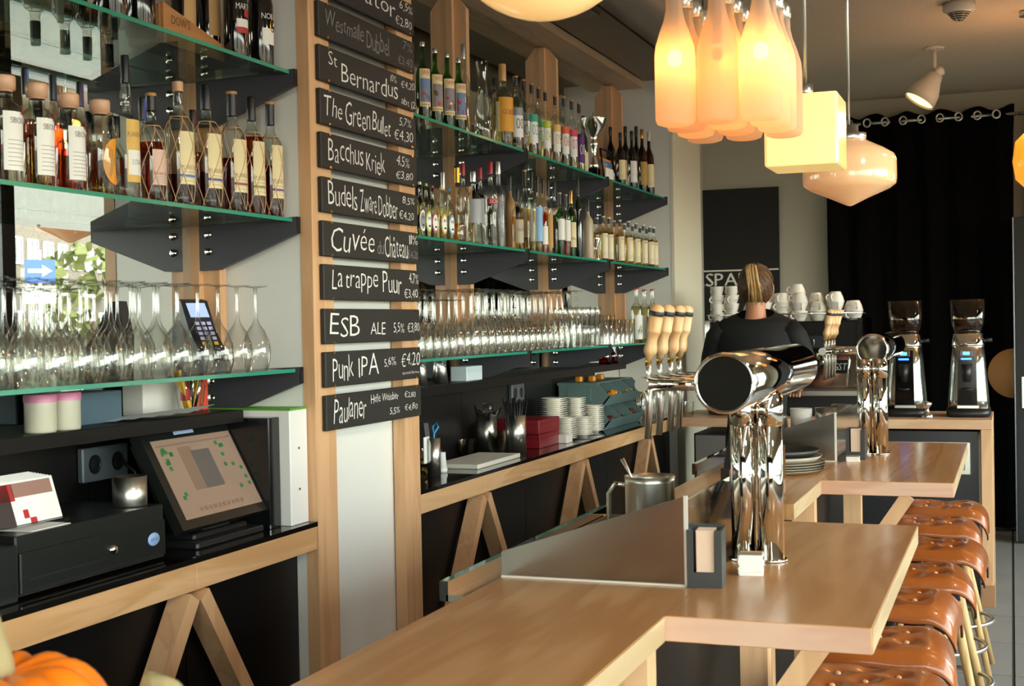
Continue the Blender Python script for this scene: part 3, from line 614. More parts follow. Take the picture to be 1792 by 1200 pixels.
    if extra.startswith('face:'):
        ck={'white':'white','lime':'lime','redcap':'redcap','yellowcap':'yellowcap','bluecap':'bluecap'}[extra[5:]]
        mb=MB()
        def disc(rz,mi,off,cu=c+.15,cz=.3*h,ru=.8):
            v=[];n2=20
            for k in range(n2):
                a=2*PI*k/n2; u=cu+ru*math.cos(a); v.append(((R+off)*math.cos(u),(R+off)*math.sin(u),cz+rz*math.sin(a)))
            v.append(((R+off)*math.cos(cu),(R+off)*math.sin(cu),cz)); mb.add(v,[(k,(k+1)%n2,n2) for k in range(n2)],mi,True)
        disc(.19*h,0,0); disc(.15*h,1,.0003,ru=.62); disc(.03*h,2,.0006,c+.0,.36*h,.1); disc(.03*h,2,.0006,c+.4,.36*h,.1); disc(.02*h,2,.0006,c+.2,.22*h,.3)
        part('label',mb,[cm(ck),cm('white') if ck!='white' else cm('grey2'),cm('black')],t)
    if extra=='leafprint':
        mb=MB()
        for q in range(6):
            a=c-.4+.14*q; z=h*(.14+.05*(q%3)); v=[((R+.0008)*math.cos(u),(R+.0008)*math.sin(u),zz) for u,zz in ((a,z),(a+.12,z+.02*h),(a+.14,z+.09*h),(a-.02,z+.05*h))]; mb.add(v,[(0,1,2,3)])
        part('botanical_print',mb,mat('print_leaf','5f7f3c',.6),t)
BOTTLES=[
(-2.02, 2.289, 1.92, 0.233, 0.0369, 'stocky', 'clear', 'gold', 0.0, 'cork', 0.13, 'white', (0.12, 0.66), 'SIBONA', 'grey', None, 'seal', 'grappa_bottle', 'grappa bottle cut by the left edge of the photo, wooden stopper', 'rum and grappa bottles on the middle left shelf'),
(-2.02, 2.393, 1.92, 0.233, 0.0349, 'stocky', 'clear', 'gold', 0.5, 'cork', 0.13, 'white', (0.12, 0.66), 'SIBONA', 'grey', None, 'seal', 'grappa_bottle', 'grappa bottle half full of pale gold, white label, second of the wooden-stoppered row', 'rum and grappa bottles on the middle left shelf'),
(-2.02, 2.498, 1.92, 0.227, 0.0355, 'stocky', 'clear', 'orange', 0.42, 'cork', 0.13, 'white', (0.12, 0.66), 'SIBONA', 'grey', None, 'seal', 'grappa_bottle', 'grappa bottle with bright orange liquor behind a white label and wooden stopper', 'rum and grappa bottles on the middle left shelf'),
(-2.02, 2.61, 1.92, 0.229, 0.0353, 'stocky', 'clear', 'gold', 0.28, 'cork', 0.13, None, (0.1, 0.7), '', 'grey', None, 'disc', 'grappa_bottle', 'grappa bottle with a round orange label disc and wooden stopper', 'rum and grappa bottles on the middle left shelf'),
(-2.02, 2.71, 1.92, 0.354, 0.0308, 'bulbneck', 'clear', 'clear', 0.3, 'black', 0.19, 'yellow', (0.12, 0.55), 'PLANTATION', 'brown', 'whiteplate', '', 'rum_bottle', 'tall rum bottle with a bulging neck, black capsule and yellow label', 'rum and grappa bottles on the middle left shelf'),
(-2.02, 2.812, 1.92, 0.278, 0.0331, 'rum', 'clear', 'amber', 0.55, 'blackcork', 0.16, 'pink', (0.16, 0.48), 'PLANTATION', 'brown', None, 'net', 'rum_bottle', 'rum bottle in raffia netting with a pink label and dark stopper', 'rum and grappa bottles on the middle left shelf'),
(-2.02, 2.929, 1.92, 0.333, 0.0387, 'rum', 'clear', 'brown', 0.25, 'corkdark', 0.1, 'cream', (0.17, 0.58), 'PLANTATION', 'brown', 'blue', 'net', 'rum_bottle', 'raffia-netted rum bottle with a blue line and pale cork neck', 'rum and grappa bottles on the middle left shelf'),
(-2.02, 3.057, 1.92, 0.339, 0.0385, 'rum', 'clear', 'brown', 0.3, 'black', 0.2, 'cream', (0.17, 0.6), 'PLANTATION', 'brown', 'indigo', 'net', 'rum_bottle', 'raffia-netted rum bottle with an indigo line on the cream label', 'rum and grappa bottles on the middle left shelf'),
(-2.02, 3.183, 1.92, 0.34, 0.0381, 'rum', 'clear', 'red', 0.45, 'blackcork', 0.2, 'cream', (0.17, 0.6), 'PLANTATION', 'brown', 'darkred', 'net', 'rum_bottle', 'raffia-netted rum bottle with a dark red line on the cream label', 'rum and grappa bottles on the middle left shelf'),
(-2.02, 3.283, 1.92, 0.34, 0.0359, 'rum', 'clear', 'amber', 0.68, 'black', 0.2, 'cream', (0.17, 0.62), 'PLANTATION', 'brown', 'olive', 'net', 'rum_bottle', 'raffia-netted rum bottle with a green line and reddish rum up to the shoulder', 'rum and grappa bottles on the middle left shelf'),
(-2.02, 3.386, 1.92, 0.342, 0.0351, 'rum', 'clear', 'red', 0.45, 'blackcork', 0.2, 'cream', (0.17, 0.62), 'PLANTATION', 'brown', 'purple', 'net', 'rum_bottle', 'raffia-netted rum bottle with a purple line, last on the left shelf before the wall', 'rum and grappa bottles on the middle left shelf'),
(-2.17, 2.531, 1.92, 0.305, 0.0229, 'rum', 'clear', 'amber', 0.6, 'black', 0.2, None, (0.17, 0.6), '', 'brown', None, 'tag:blue', 'rum_bottle', 'dark-capped rum bottle with a blue seal strip behind the front row', 'rum bottles in the back row of the left shelf'),
(-2.17, 2.628, 1.92, 0.305, 0.0236, 'rum', 'clear', 'amber', 0.6, 'black', 0.2, None, (0.17, 0.6), '', 'brown', None, 'tag:navy', 'rum_bottle', 'dark-capped rum bottle with a navy seal strip behind the front row', 'rum bottles in the back row of the left shelf'),
(-2.17, 2.728, 1.92, 0.305, 0.0243, 'rum', 'clear', 'amber', 0.6, 'black', 0.2, None, (0.17, 0.6), '', 'brown', None, 'tag:purple', 'rum_bottle', 'dark-capped rum bottle with a violet seal strip behind the front row', 'rum bottles in the back row of the left shelf'),
(-2.17, 2.981, 1.92, 0.305, 0.026, 'rum', 'clear', 'amber', 0.6, 'black', 0.2, None, (0.17, 0.6), '', 'brown', None, 'tag:blue2', 'rum_bottle', 'dark-capped rum bottle with a royal blue seal strip behind the front row', 'rum bottles in the back row of the left shelf'),
(-2.17, 3.214, 1.92, 0.305, 0.0276, 'rum', 'clear', 'amber', 0.6, 'black', 0.2, None, (0.17, 0.6), '', 'brown', None, 'tag:darkred', 'rum_bottle', 'dark-capped rum bottle with a crimson seal strip behind the front row', 'rum bottles in the back row of the left shelf'),
(-2.06, 2.719, 2.348, 0.32, 0.038, 'tall', 'darkglass', None, 0, 'black', 0.18, None, (0.2, 0.6), '', 'grey', None, '', 'wine_bottle', 'black wine bottle beside the left end of the wooden port box, further from it', 'bottles on the top left shelf'),
(-2.06, 2.832, 2.348, 0.32, 0.0377, 'tall', 'darkglass', None, 0, 'black', 0.18, None, (0.2, 0.6), '', 'grey', None, '', 'wine_bottle', 'black wine bottle touching the left end of the wooden port box', 'bottles on the top left shelf'),
(-2.12, 3.109, 2.36, 0.31, 0.033, 'tall', 'darkglass', None, 0, 'black', 0.18, 'wood', (0.22, 0.62), '', 'brown', None, '', 'port_bottle', 'left port bottle in the wooden box, wood-look label', 'bottles on the top left shelf'),
(-2.12, 3.229, 2.36, 0.31, 0.034, 'tall', 'darkglass', None, 0, 'black', 0.18, 'wood', (0.22, 0.62), '', 'brown', None, '', 'port_bottle', 'right port bottle in the wooden box, wood-look label', 'bottles on the top left shelf'),
(-2.03, 3.228, 2.348, 0.33, 0.0337, 'tall', 'blackglass', None, 0, 'black', 0.12, 'white', (0.24, 0.36), '', 'grey', 'redlow', 'txt:MARTINI', 'vermouth_bottle', 'black vermouth bottle with a white and red label beside the port box', 'bottles on the top left shelf'),
(-2.03, 3.362, 2.348, 0.33, 0.0365, 'tall', 'blackglass', None, 0, 'black', 0.12, 'white', (0.22, 0.36), '', 'grey', None, 'txt2:NOILLY', 'vermouth_bottle', 'black vermouth bottle with a gold wreath and white tag, last on the top left shelf', 'bottles on the top left shelf'),
(-2.03, 4.497, 2.348, 0.304, 0.0265, 'tall', 'green', 'greenliq', 0.6, 'silver', 0.06, 'poster0', (0.2, 0.66), 'WEES', 'red', None, 'poster', 'jenever_bottle', 'green jenever bottle with a picture label, beside the chalkboard column', 'green jenever bottles on the top right shelf'),
(-2.03, 4.611, 2.348, 0.3, 0.0271, 'tall', 'green', 'greenliq', 0.6, 'silver', 0.06, 'poster1', (0.2, 0.66), 'WEES', 'red', None, 'poster', 'jenever_bottle', 'second green jenever bottle from the chalkboards, grey picture label', 'green jenever bottles on the top right shelf'),
(-2.03, 4.725, 2.348, 0.304, 0.0276, 'tall', 'green', 'greenliq', 0.6, 'silver', 0.06, 'poster2', (0.2, 0.66), 'WEES', 'red', None, 'poster', 'jenever_bottle', 'third green jenever bottle from the chalkboards, red picture label', 'green jenever bottles on the top right shelf'),
(-2.03, 4.839, 2.348, 0.304, 0.0282, 'tall', 'green', 'greenliq', 0.6, 'silver', 0.06, 'poster3', (0.2, 0.66), 'WEES', 'red', None, 'poster', 'jenever_bottle', 'green jenever bottle with a picture label, next to the glass carafe', 'green jenever bottles on the top right shelf'),
(-2.17, 5.229, 2.348, 0.447, 0.0268, 'tall', 'clear', 'clear', 0.5, 'silver', 0.14, None, (0.2, 0.6), '', 'grey', None, '', 'gin_bottle', 'clear bottle with a long silver cap behind the green jenever bottles', 'bottles on the top right shelf'),
(-2.12, 5.459, 2.348, 0.336, 0.0277, 'rum', 'clear', 'clear', 0.5, 'black', 0.15, 'lightgrey', (0.1, 0.5), '', 'grey', None, '', 'gin_bottle', 'clear black-capped bottle behind the yellow-labelled tequila', 'bottles on the top right shelf'),
(-2.03, 5.324, 2.348, 0.367, 0.0441, 'round', 'clear', 'pale', 0.6, 'tequila', 0.2, 'amberlabel', (0.2, 0.6), 'GOLD', 'darkred', None, 'strip', 'tequila_bottle', 'tall tequila bottle with a yellow label and tan cap, left of the numbered bottles', 'bottles on the top right shelf'),
(-2.02, 5.458, 2.348, 0.338, 0.0301, 'round', 'clear', 'pale', 0.3, 'blackcork', 0.13, 'white', (0.2, 0.58), '00', 'black', 'top:grey2', '', 'spirit_bottle', 'black-capped bottle numbered 00 on a white label with a grey band', 'numbered bottles on the top right shelf'),
(-2.08, 5.724, 2.348, 0.372, 0.0262, 'round', 'clear', 'pale', 0.3, 'blackcork', 0.13, 'white', (0.2, 0.58), '01', 'slate', 'top:slate', '', 'spirit_bottle', 'black-capped bottle numbered 01 on a white label with a slate grey band', 'numbered bottles on the top right shelf'),
(-2.02, 5.665, 2.348, 0.339, 0.0259, 'round', 'clear', 'pale', 0.3, 'blackcork', 0.13, 'white', (0.2, 0.58), '02', 'teal', 'top:teal', '', 'spirit_bottle', 'black-capped bottle numbered 02 on a white label with a teal band', 'numbered bottles on the top right shelf'),
(-2.08, 5.928, 2.348, 0.368, 0.027, 'round', 'clear', 'pale', 0.3, 'blackcork', 0.13, 'white', (0.2, 0.58), '03', 'green2', 'top:green2', '', 'spirit_bottle', 'black-capped bottle numbered 03 on a white label with a green band', 'numbered bottles on the top right shelf'),
(-2.02, 5.853, 2.348, 0.333, 0.024, 'round', 'clear', 'pale', 0.3, 'blackcork', 0.13, 'white', (0.2, 0.58), '04', 'lime', 'top:lime', '', 'spirit_bottle', 'black-capped bottle numbered 04 on a white label with a lime band', 'numbered bottles on the top right shelf'),
(-2.02, 5.994, 2.348, 0.336, 0.0245, 'round', 'clear', 'pale', 0.3, 'blackcork', 0.13, 'white', (0.2, 0.58), '05', 'sand', 'top:sand', '', 'spirit_bottle', 'black-capped bottle numbered 05 on a white label with a sand yellow band', 'numbered bottles on the top right shelf'),
(-2.02, 6.124, 2.348, 0.35, 0.025, 'round', 'clear', 'pale', 0.3, 'blackcork', 0.13, 'white', (0.2, 0.58), '06', 'redorange', 'top:redorange', '', 'spirit_bottle', 'black-capped bottle numbered 06 on a white label with a orange red band', 'numbered bottles on the top right shelf'),
(-2.02, 6.249, 2.348, 0.353, 0.0254, 'round', 'clear', 'pale', 0.3, 'blackcork', 0.13, 'white', (0.2, 0.58), '07', 'pinkred', 'top:pinkred', '', 'spirit_bottle', 'black-capped bottle numbered 07 on a white label with a pinkish red band', 'numbered bottles on the top right shelf'),
(-2.08, 6.558, 2.348, 0.389, 0.0266, 'round', 'clear', 'pale', 0.3, 'blackcork', 0.13, 'purple', (0.2, 0.58), '08', 'white', 'top:purple', '', 'spirit_bottle', 'black-capped bottle numbered 08 on an all purple label', 'numbered bottles on the top right shelf'),
(-2.07, 6.593, 2.348, 0.326, 0.0238, 'tall', 'blackglass', None, 0, 'black', 0.15, 'cream', (0.12, 0.42), '', 'grey', None, '', 'port_bottle', 'dark slim bottle with a cream label just left of the silver trophy', 'dark bottles on the top right shelf'),
(-2.1, 7.2, 2.348, 0.352, 0.0274, 'tall', 'blackglass', None, 0, 'black', 0.14, None, (0.15, 0.5), '', 'grey', None, '', 'port_bottle', 'dark bottle rising behind the leaflet display', 'dark bottles on the top right shelf'),
(-2.03, 7.152, 2.348, 0.309, 0.0271, 'tall', 'blackglass', None, 0, 'black', 0.14, 'cream', (0.15, 0.5), '', 'grey', None, '', 'port_bottle', 'dark bottle with a cream label, just right of the leaflet display', 'dark bottles on the top right shelf'),
(-2.12, 7.58, 2.348, 0.407, 0.0287, 'tall', 'blackglass', None, 0, 'black', 0.14, 'cream', (0.15, 0.5), '', 'grey', None, '', 'port_bottle', 'tall dark bottle behind the pair right of the leaflet display', 'dark bottles on the top right shelf'),
(-2.03, 7.391, 2.348, 0.349, 0.0279, 'tall', 'blackglass', None, 0, 'black', 0.14, 'white', (0.15, 0.5), '', 'grey', None, '', 'port_bottle', 'slim black bottle with a small white label, right end of the top shelf', 'dark bottles on the top right shelf'),
(-2.13, 7.86, 2.348, 0.445, 0.0297, 'tall', 'blackglass', None, 0, 'purpledark', 0.14, None, (0.15, 0.5), '', 'grey', None, '', 'port_bottle', 'dark bottle with a purplish capsule near the right end of the top shelf', 'dark bottles on the top right shelf'),
(-2.03, 7.62, 2.348, 0.389, 0.0287, 'tall', 'brownglass', None, 0, 'goldcap', 0.14, 'gold', (0.15, 0.5), '', 'grey', None, '', 'port_bottle', 'bottle with a gold capsule and gold label near the right end of the top shelf', 'dark bottles on the top right shelf'),
(-2.03, 7.778, 2.348, 0.393, 0.0293, 'tall', 'brownglass', None, 0, 'clearcap', 0.14, 'cream', (0.15, 0.5), '', 'grey', None, '', 'port_bottle', 'clear-necked amber bottle, last on the top right shelf', 'dark bottles on the top right shelf'),
(-2.0, 4.384, 1.92, 0.202, 0.0176, 'round', 'clear', 'pale', 0.62, 'white', 0.05, None, (0.1, 0.5), '', 'grey', None, 'face:white', 'liqueur_bottle', 'small clear liqueur bottle with a white cap and a white face disc', 'small flip-top bottles with face labels'),
(-2.0, 4.439, 1.92, 0.201, 0.0178, 'round', 'clear', 'pale', 0.62, 'lime', 0.05, None, (0.1, 0.5), '', 'grey', None, 'face:lime', 'liqueur_bottle', 'small clear liqueur bottle with a green cap and a green face disc', 'small flip-top bottles with face labels'),
(-2.0, 4.495, 1.92, 0.199, 0.018, 'round', 'clear', 'pale', 0.62, 'redcap', 0.05, None, (0.1, 0.5), '', 'grey', None, 'face:redcap', 'liqueur_bottle', 'small clear liqueur bottle with a red cap and a red face disc', 'small flip-top bottles with face labels'),
(-2.0, 4.579, 1.92, 0.201, 0.0183, 'round', 'clear', 'pale', 0.62, 'yellowcap', 0.05, None, (0.1, 0.5), '', 'grey', None, 'face:yellowcap', 'liqueur_bottle', 'small clear liqueur bottle with a yellow cap and a yellow face disc', 'small flip-top bottles with face labels'),
(-2.0, 4.65, 1.92, 0.201, 0.0185, 'round', 'clear', 'pale', 0.62, 'bluecap', 0.05, None, (0.1, 0.5), '', 'grey', None, 'face:bluecap', 'liqueur_bottle', 'small clear liqueur bottle with a blue cap and a blue face disc', 'small flip-top bottles with face labels'),
(-2.13, 4.895, 1.92, 0.296, 0.023, 'round', 'clear', 'clear', 0.4, 'silver', 0.22, None, (0.1, 0.5), '', 'grey', None, '', 'gin_bottle', 'clear bottle with a tall silver cap behind the small face-label bottles', 'bottles on the middle right shelf'),
(-2.0, 4.735, 1.92, 0.296, 0.0288, 'flask', 'clear', 'oil', 0.24, 'goldtube', 0.22, None, (0.1, 0.5), '', 'grey', None, '', 'grappa_bottle', 'long-necked flask with a gold capsule and amber liquor in its wide base', 'bottles on the middle right shelf'),
(-2.13, 5.104, 1.92, 0.352, 0.0262, 'round', 'clear', 'clear', 0.3, 'redcap', 0.14, None, (0.5, 0.57), '', 'white', None, '', 'vodka_bottle', 'red-capped clear bottle behind the long-necked flask', 'bottles on the middle right shelf'),
(-2.02, 4.947, 1.92, 0.297, 0.0311, 'round', 'clear', 'clear', 0.3, 'silver', 0.14, 'silverlab', (0.3, 0.62), '', 'white', None, '', 'vodka_bottle', 'broad clear bottle with a short silver cap and a silver print', 'bottles on the middle right shelf'),
(-2.12, 5.27, 1.92, 0.352, 0.0269, 'round', 'clear', 'clear', 0.3, 'redcap', 0.14, 'silverlab', (0.3, 0.62), '', 'white', None, '', 'vodka_bottle', 'red-capped clear bottle behind the broad silver-print bottle', 'bottles on the middle right shelf'),
(-2.02, 5.137, 1.92, 0.356, 0.0285, 'round', 'clear', 'clear', 0.3, 'redcap', 0.14, 'redlab', (0.5, 0.57), 'SOBI', 'white', None, '', 'vodka_bottle', 'tall clear bottle with a red cap and a small red label', 'bottles on the middle right shelf'),
(-2.06, 5.332, 1.92, 0.38, 0.0296, 'round', 'frost', 'clear', 0.3, 'silver', 0.14, None, (0.5, 0.57), '', 'white', None, '', 'vodka_bottle', 'frosted grey bottle with a silver cap beside the red-capped one', 'bottles on the middle right shelf'),
(-2.05, 5.444, 1.92, 0.329, 0.0226, 'round', 'paper', None, 0, 'black', 0.2, 'kraft', (0.1, 0.6), '', 'grey', None, '', 'liqueur_bottle', 'bottle wrapped in brown kraft paper with a black cap', 'bottles on the middle right shelf'),
(-2.0, 5.401, 1.92, 0.265, 0.0248, 'round', 'clear', 'oil', 0.55, 'black', 0.2, 'greige', (0.12, 0.5), '1616', 'grey', None, '', 'liqueur_bottle', 'clear bottle with a greige label and dark stopper right of the kraft-wrapped one', 'bottles on the middle right shelf'),
(-2.1, 5.772, 1.92, 0.393, 0.0251, 'round', 'clear', 'oil', 0.55, 'corkblack', 0.2, 'cream', (0.2, 0.55), '', 'grey', None, '', 'liqueur_bottle', 'clear bottle with a wood-topped black cap, first of the group of black caps', 'bottles on the middle right shelf'),
(-2.05, 5.726, 1.92, 0.375, 0.0223, 'round', 'clear', 'pale', 0.55, 'black', 0.2, 'white', (0.15, 0.55), '', 'grey', None, '', 'liqueur_bottle', 'clear bottle with a plain white label left of the sky-blue one', 'bottles on the middle right shelf'),
(-2.0, 5.663, 1.92, 0.345, 0.022, 'round', 'clear', 'pale', 0.55, 'black', 0.2, 'skyblue', (0.15, 0.6), '', 'grey', None, '', 'liqueur_bottle', 'clear bottle with a sky-blue label', 'bottles on the middle right shelf'),
(-2.0, 5.741, 1.92, 0.345, 0.0196, 'round', 'clear', 'orange', 0.55, 'black', 0.2, 'white', (0.12, 0.36), '', 'grey', None, '', 'liqueur_bottle', 'clear bottle with orange spice above a white label', 'bottles on the middle right shelf'),
(-2.03, 5.9, 1.92, 0.351, 0.0202, 'round', 'clear', 'oil', 0.55, 'black', 0.2, 'gold', (0.1, 0.55), '', 'grey', None, '', 'liqueur_bottle', 'clear bottle full of golden flakes', 'bottles on the middle right shelf'),
(-2.05, 6.051, 1.92, 0.361, 0.0206, 'round', 'clear', 'purpleliq', 0.55, 'black', 0.2, 'plum', (0.1, 0.55), '', 'grey', None, '', 'liqueur_bottle', 'bottle with a plum coloured label', 'bottles on the middle right shelf'),
(-2.0, 5.978, 1.92, 0.3, 0.0231, 'round', 'green', 'greenliq', 0.55, 'corkblack', 0.2, 'white', (0.25, 0.58), '', 'grey', None, '', 'liqueur_bottle', 'green bottle with a white label and flat wooden stopper', 'bottles on the middle right shelf'),
(-2.0, 6.073, 1.92, 0.3, 0.0206, 'round', 'clear', 'orange', 0.55, 'corkblack', 0.2, 'white', (0.25, 0.58), '', 'grey', None, '', 'liqueur_bottle', 'bottle of orange liqueur with a white label', 'bottles on the middle right shelf'),
(-2.0, 6.153, 1.92, 0.326, 0.0223, 'round', 'green', 'greenliq', 0.55, 'goldcap', 0.2, 'cream', (0.15, 0.52), 'Bu', 'grey', None, '', 'liqueur_bottle', 'bottle with a gold capsule and a cream label', 'bottles on the middle right shelf'),
(-2.0, 6.265, 1.92, 0.401, 0.0212, 'tall', 'darkgreen', None, 0, 'black', 0.2, None, (0.2, 0.5), '', 'grey', None, '', 'liqueur_bottle', 'tall dark green wine bottle in the middle of the shelf', 'bottles on the middle right shelf'),
(-2.0, 6.423, 1.92, 0.304, 0.0275, 'round', 'stoneware', None, 0, 'black', 0.2, None, (0.2, 0.5), '', 'grey', None, '', 'liqueur_bottle', 'beige stoneware bottle with a black cap beside the steel jigger', 'bottles on the middle right shelf'),
(-2.08, 6.844, 1.92, 0.245, 0.0231, 'round', 'clear', 'oil', 0.7, 'whiteblack', 0.14, 'cream2', (0.08, 0.62), 'W', 'darkred', None, '', 'bitters_bottle', 'slim cream-labelled bottle, fourteenth from the right end of the middle shelf', 'slim cream-labelled bottles at the right end of the middle shelf'),
(-2.02, 6.761, 1.92, 0.245, 0.0227, 'round', 'clear', 'pale', 0.7, 'whiteblack', 0.14, 'cream2', (0.08, 0.62), 'W', 'darkred', None, '', 'bitters_bottle', 'slim cream-labelled bottle, thirteenth from the right end of the middle shelf', 'slim cream-labelled bottles at the right end of the middle shelf'),
(-2.02, 6.868, 1.92, 0.245, 0.0231, 'round', 'clear', 'pale', 0.7, 'whiteblack', 0.14, 'cream2', (0.08, 0.62), 'W', 'darkred', None, '', 'bitters_bottle', 'slim cream-labelled bottle, twelfth from the right end of the middle shelf', 'slim cream-labelled bottles at the right end of the middle shelf'),
(-2.06, 7.104, 1.92, 0.245, 0.0238, 'round', 'clear', 'oil', 0.7, 'whiteblack', 0.14, 'cream2', (0.08, 0.62), 'W', 'darkred', None, '', 'bitters_bottle', 'slim cream-labelled bottle, eleventh from the right end of the middle shelf', 'slim cream-labelled bottles at the right end of the middle shelf'),
(-2.02, 7.079, 1.92, 0.245, 0.0237, 'round', 'clear', 'pale', 0.7, 'whiteblack', 0.14, 'cream2', (0.08, 0.62), 'W', 'darkred', None, '', 'bitters_bottle', 'slim cream-labelled bottle, tenth from the right end of the middle shelf', 'slim cream-labelled bottles at the right end of the middle shelf'),
(-2.07, 7.349, 1.92, 0.245, 0.0246, 'round', 'clear', 'pale', 0.7, 'whiteblack', 0.14, 'cream2', (0.08, 0.62), 'W', 'darkred', None, '', 'bitters_bottle', 'slim cream-labelled bottle, ninth from the right end of the middle shelf', 'slim cream-labelled bottles at the right end of the middle shelf'),
(-2.0, 7.183, 1.92, 0.245, 0.024, 'round', 'clear', 'oil', 0.7, 'whiteblack', 0.14, 'cream2', (0.08, 0.62), 'W', 'darkred', None, '', 'bitters_bottle', 'slim cream-labelled bottle, eighth from the right end of the middle shelf', 'slim cream-labelled bottles at the right end of the middle shelf'),
(-2.06, 7.485, 1.92, 0.245, 0.025, 'round', 'clear', 'pale', 0.7, 'whiteblack', 0.14, 'cream2', (0.08, 0.62), 'W', 'darkred', None, '', 'bitters_bottle', 'slim cream-labelled bottle, seventh from the right end of the middle shelf', 'slim cream-labelled bottles at the right end of the middle shelf'),
(-2.0, 7.34, 1.92, 0.245, 0.0245, 'round', 'clear', 'pale', 0.7, 'whiteblack', 0.14, 'cream2', (0.08, 0.62), 'W', 'darkred', None, '', 'bitters_bottle', 'slim cream-labelled bottle, sixth from the right end of the middle shelf', 'slim cream-labelled bottles at the right end of the middle shelf'),
(-2.06, 7.65, 1.92, 0.245, 0.0255, 'round', 'clear', 'oil', 0.7, 'whiteblack', 0.14, 'cream2', (0.08, 0.62), 'W', 'darkred', None, '', 'bitters_bottle', 'slim cream-labelled bottle, fifth from the right end of the middle shelf', 'slim cream-labelled bottles at the right end of the middle shelf'),
(-2.0, 7.503, 1.92, 0.245, 0.025, 'round', 'clear', 'pale', 0.7, 'whiteblack', 0.14, 'cream2', (0.08, 0.62), 'W', 'darkred', None, '', 'bitters_bottle', 'slim cream-labelled bottle, fourth from the right end of the middle shelf', 'slim cream-labelled bottles at the right end of the middle shelf'),
(-2.05, 7.77, 1.92, 0.245, 0.0258, 'round', 'clear', 'pale', 0.7, 'whiteblack', 0.14, 'cream2', (0.08, 0.62), 'W', 'darkred', None, '', 'bitters_bottle', 'slim cream-labelled bottle, third from the right end of the middle shelf', 'slim cream-labelled bottles at the right end of the middle shelf'),
(-2.0, 7.647, 1.92, 0.245, 0.0254, 'round', 'clear', 'oil', 0.7, 'whiteblack', 0.14, 'cream2', (0.08, 0.62), 'W', 'darkred', None, '', 'bitters_bottle', 'slim cream-labelled bottle, second from the right end of the middle shelf', 'slim cream-labelled bottles at the right end of the middle shelf'),
(-2.0, 7.741, 1.92, 0.245, 0.0257, 'round', 'clear', 'pale', 0.7, 'whiteblack', 0.14, 'cream2', (0.08, 0.62), 'W', 'darkred', None, '', 'bitters_bottle', 'slim cream-labelled bottle, rightmost on the middle shelf', 'slim cream-labelled bottles at the right end of the middle shelf'),
(-2.0, 7.325, 1.483, 0.31, 0.0326, 'round', 'clear', 'pale', 0.7, 'redwhite', 0.05, 'white', (0.06, 0.5), 'MONIN', 'grey', None, 'leafprint', 'syrup_bottle', 'left of three red-capped syrup bottles at the shelf end', 'syrup bottles at the end of the glass shelf'),
(-2.06, 7.726, 1.483, 0.31, 0.0343, 'round', 'clear', 'pale', 0.7, 'redwhite', 0.05, 'white', (0.06, 0.5), 'MONIN', 'grey', None, 'leafprint', 'syrup_bottle', 'middle of three red-capped syrup bottles at the shelf end', 'syrup bottles at the end of the glass shelf'),
(-2.0, 7.685, 1.483, 0.31, 0.0341, 'round', 'clear', 'pale', 0.7, 'redwhite', 0.05, 'white', (0.06, 0.5), 'MONIN', 'grey', None, 'leafprint', 'syrup_bottle', 'right of three red-capped syrup bottles at the shelf end', 'syrup bottles at the end of the glass shelf')]

for rec in BOTTLES: bottle(rec)
# port box
t=thing('wooden_port_box','open wooden box holding two port bottles on the top left shelf','box',(-2.1,3.1,2.3485)); wb=wood('box_wood','a8703e','bd8650','Y',.5)
mb=MB().box(-2.16,-2.055,2.92,3.295,2.3485,2.3585); part('box_floor',mb,wb,t,True)
part('box_front',MB().prism([(2.92,2.3485),(3.295,2.3485),(3.285,2.375),(3.17,2.40),(3.06,2.425),(2.92,2.455)],-2.062,-2.053,'X'),wb,t,True)
part('box_end',MB().box(-2.16,-2.062,2.915,2.925,2.3485,2.45),wb,t,True)
mb=MB(); textmb(mb,"DOW'S",lambda u,v:(-2.0522,u,v),(2.955,3.04,2.405,2.428)); part('box_lettering',mb,mat('burnt_ink','4a2c18',.8),t,True); mb=MB(); textmb(mb,'Vintage',lambda u,v:(-2.0522,u,v),(3.17,3.26,2.36,2.38),slant=.2); part('box_lettering',mb,mat('burnt_ink','4a2c18',.8),t,True)
# carafe, trophy, leaflet display, jigger
solo('glass_carafe',MB().lathe([(0,.0),(.033,0),(.038,.01),(.038,.1),(.03,.16),(.019,.22),(.018,.26),(.027,.33),(.0275,.335)],28,0,0).move((-2.03,5.09,2.348)),GLS['clear'],'clear glass carafe with flared neck beside the green jenever bottles','carafe',loc=(-2.03,5.09,2.348))
t=thing('trophy_cup','small silver trophy cup on a black base in front of the top shelf bottles','trophy',(-1.972,6.46,2.348))
part('base',MB().bbox(-.025,.025,-.025,.025,0,.035,.004),blackgl,t)
part('cup',MB().lathe([(.02,.035),(.026,.04),(.02,.06),(.009,.1),(.018,.15),(.024,.16),(.012,.175),(.02,.2),(.03,.215),(.055,.25),(.066,.285),(.067,.29),(.062,.288),(.04,.24),(0,.225)],26),chrome,t)
part('finial',MB().lathe([(0,.23),(.006,.24),(.004,.28),(.007,.3),(0,.33)],10),chrome,t)
t=thing('leaflet_display','tilted leaflet with blue and orange bands in a black metal stand on the top shelf','leaflet stand',(-2.0,6.86,2.348))
part('stand',MB().tube([(.0,-.13,.0),(-.02,-.13,.17),(-.02,.05,.17),(.0,.14,.0)],.006,6),black,t)
part('leaflet',MB().prism([(-.012,.0),(-.008,.0),(-.03,.13),(-.034,.13)],-.12,.1),[mat('leaflet_orange','d08a2c',.6)],t)
part('leaflet_print',MB().box(-.0295,-.0285,-.12,.1,.085,.115,0).box(-.0,-.006,-.12,.02,.01,.07,1),[cm('blue'),cm('white')],t,loc=(.006,0,0))
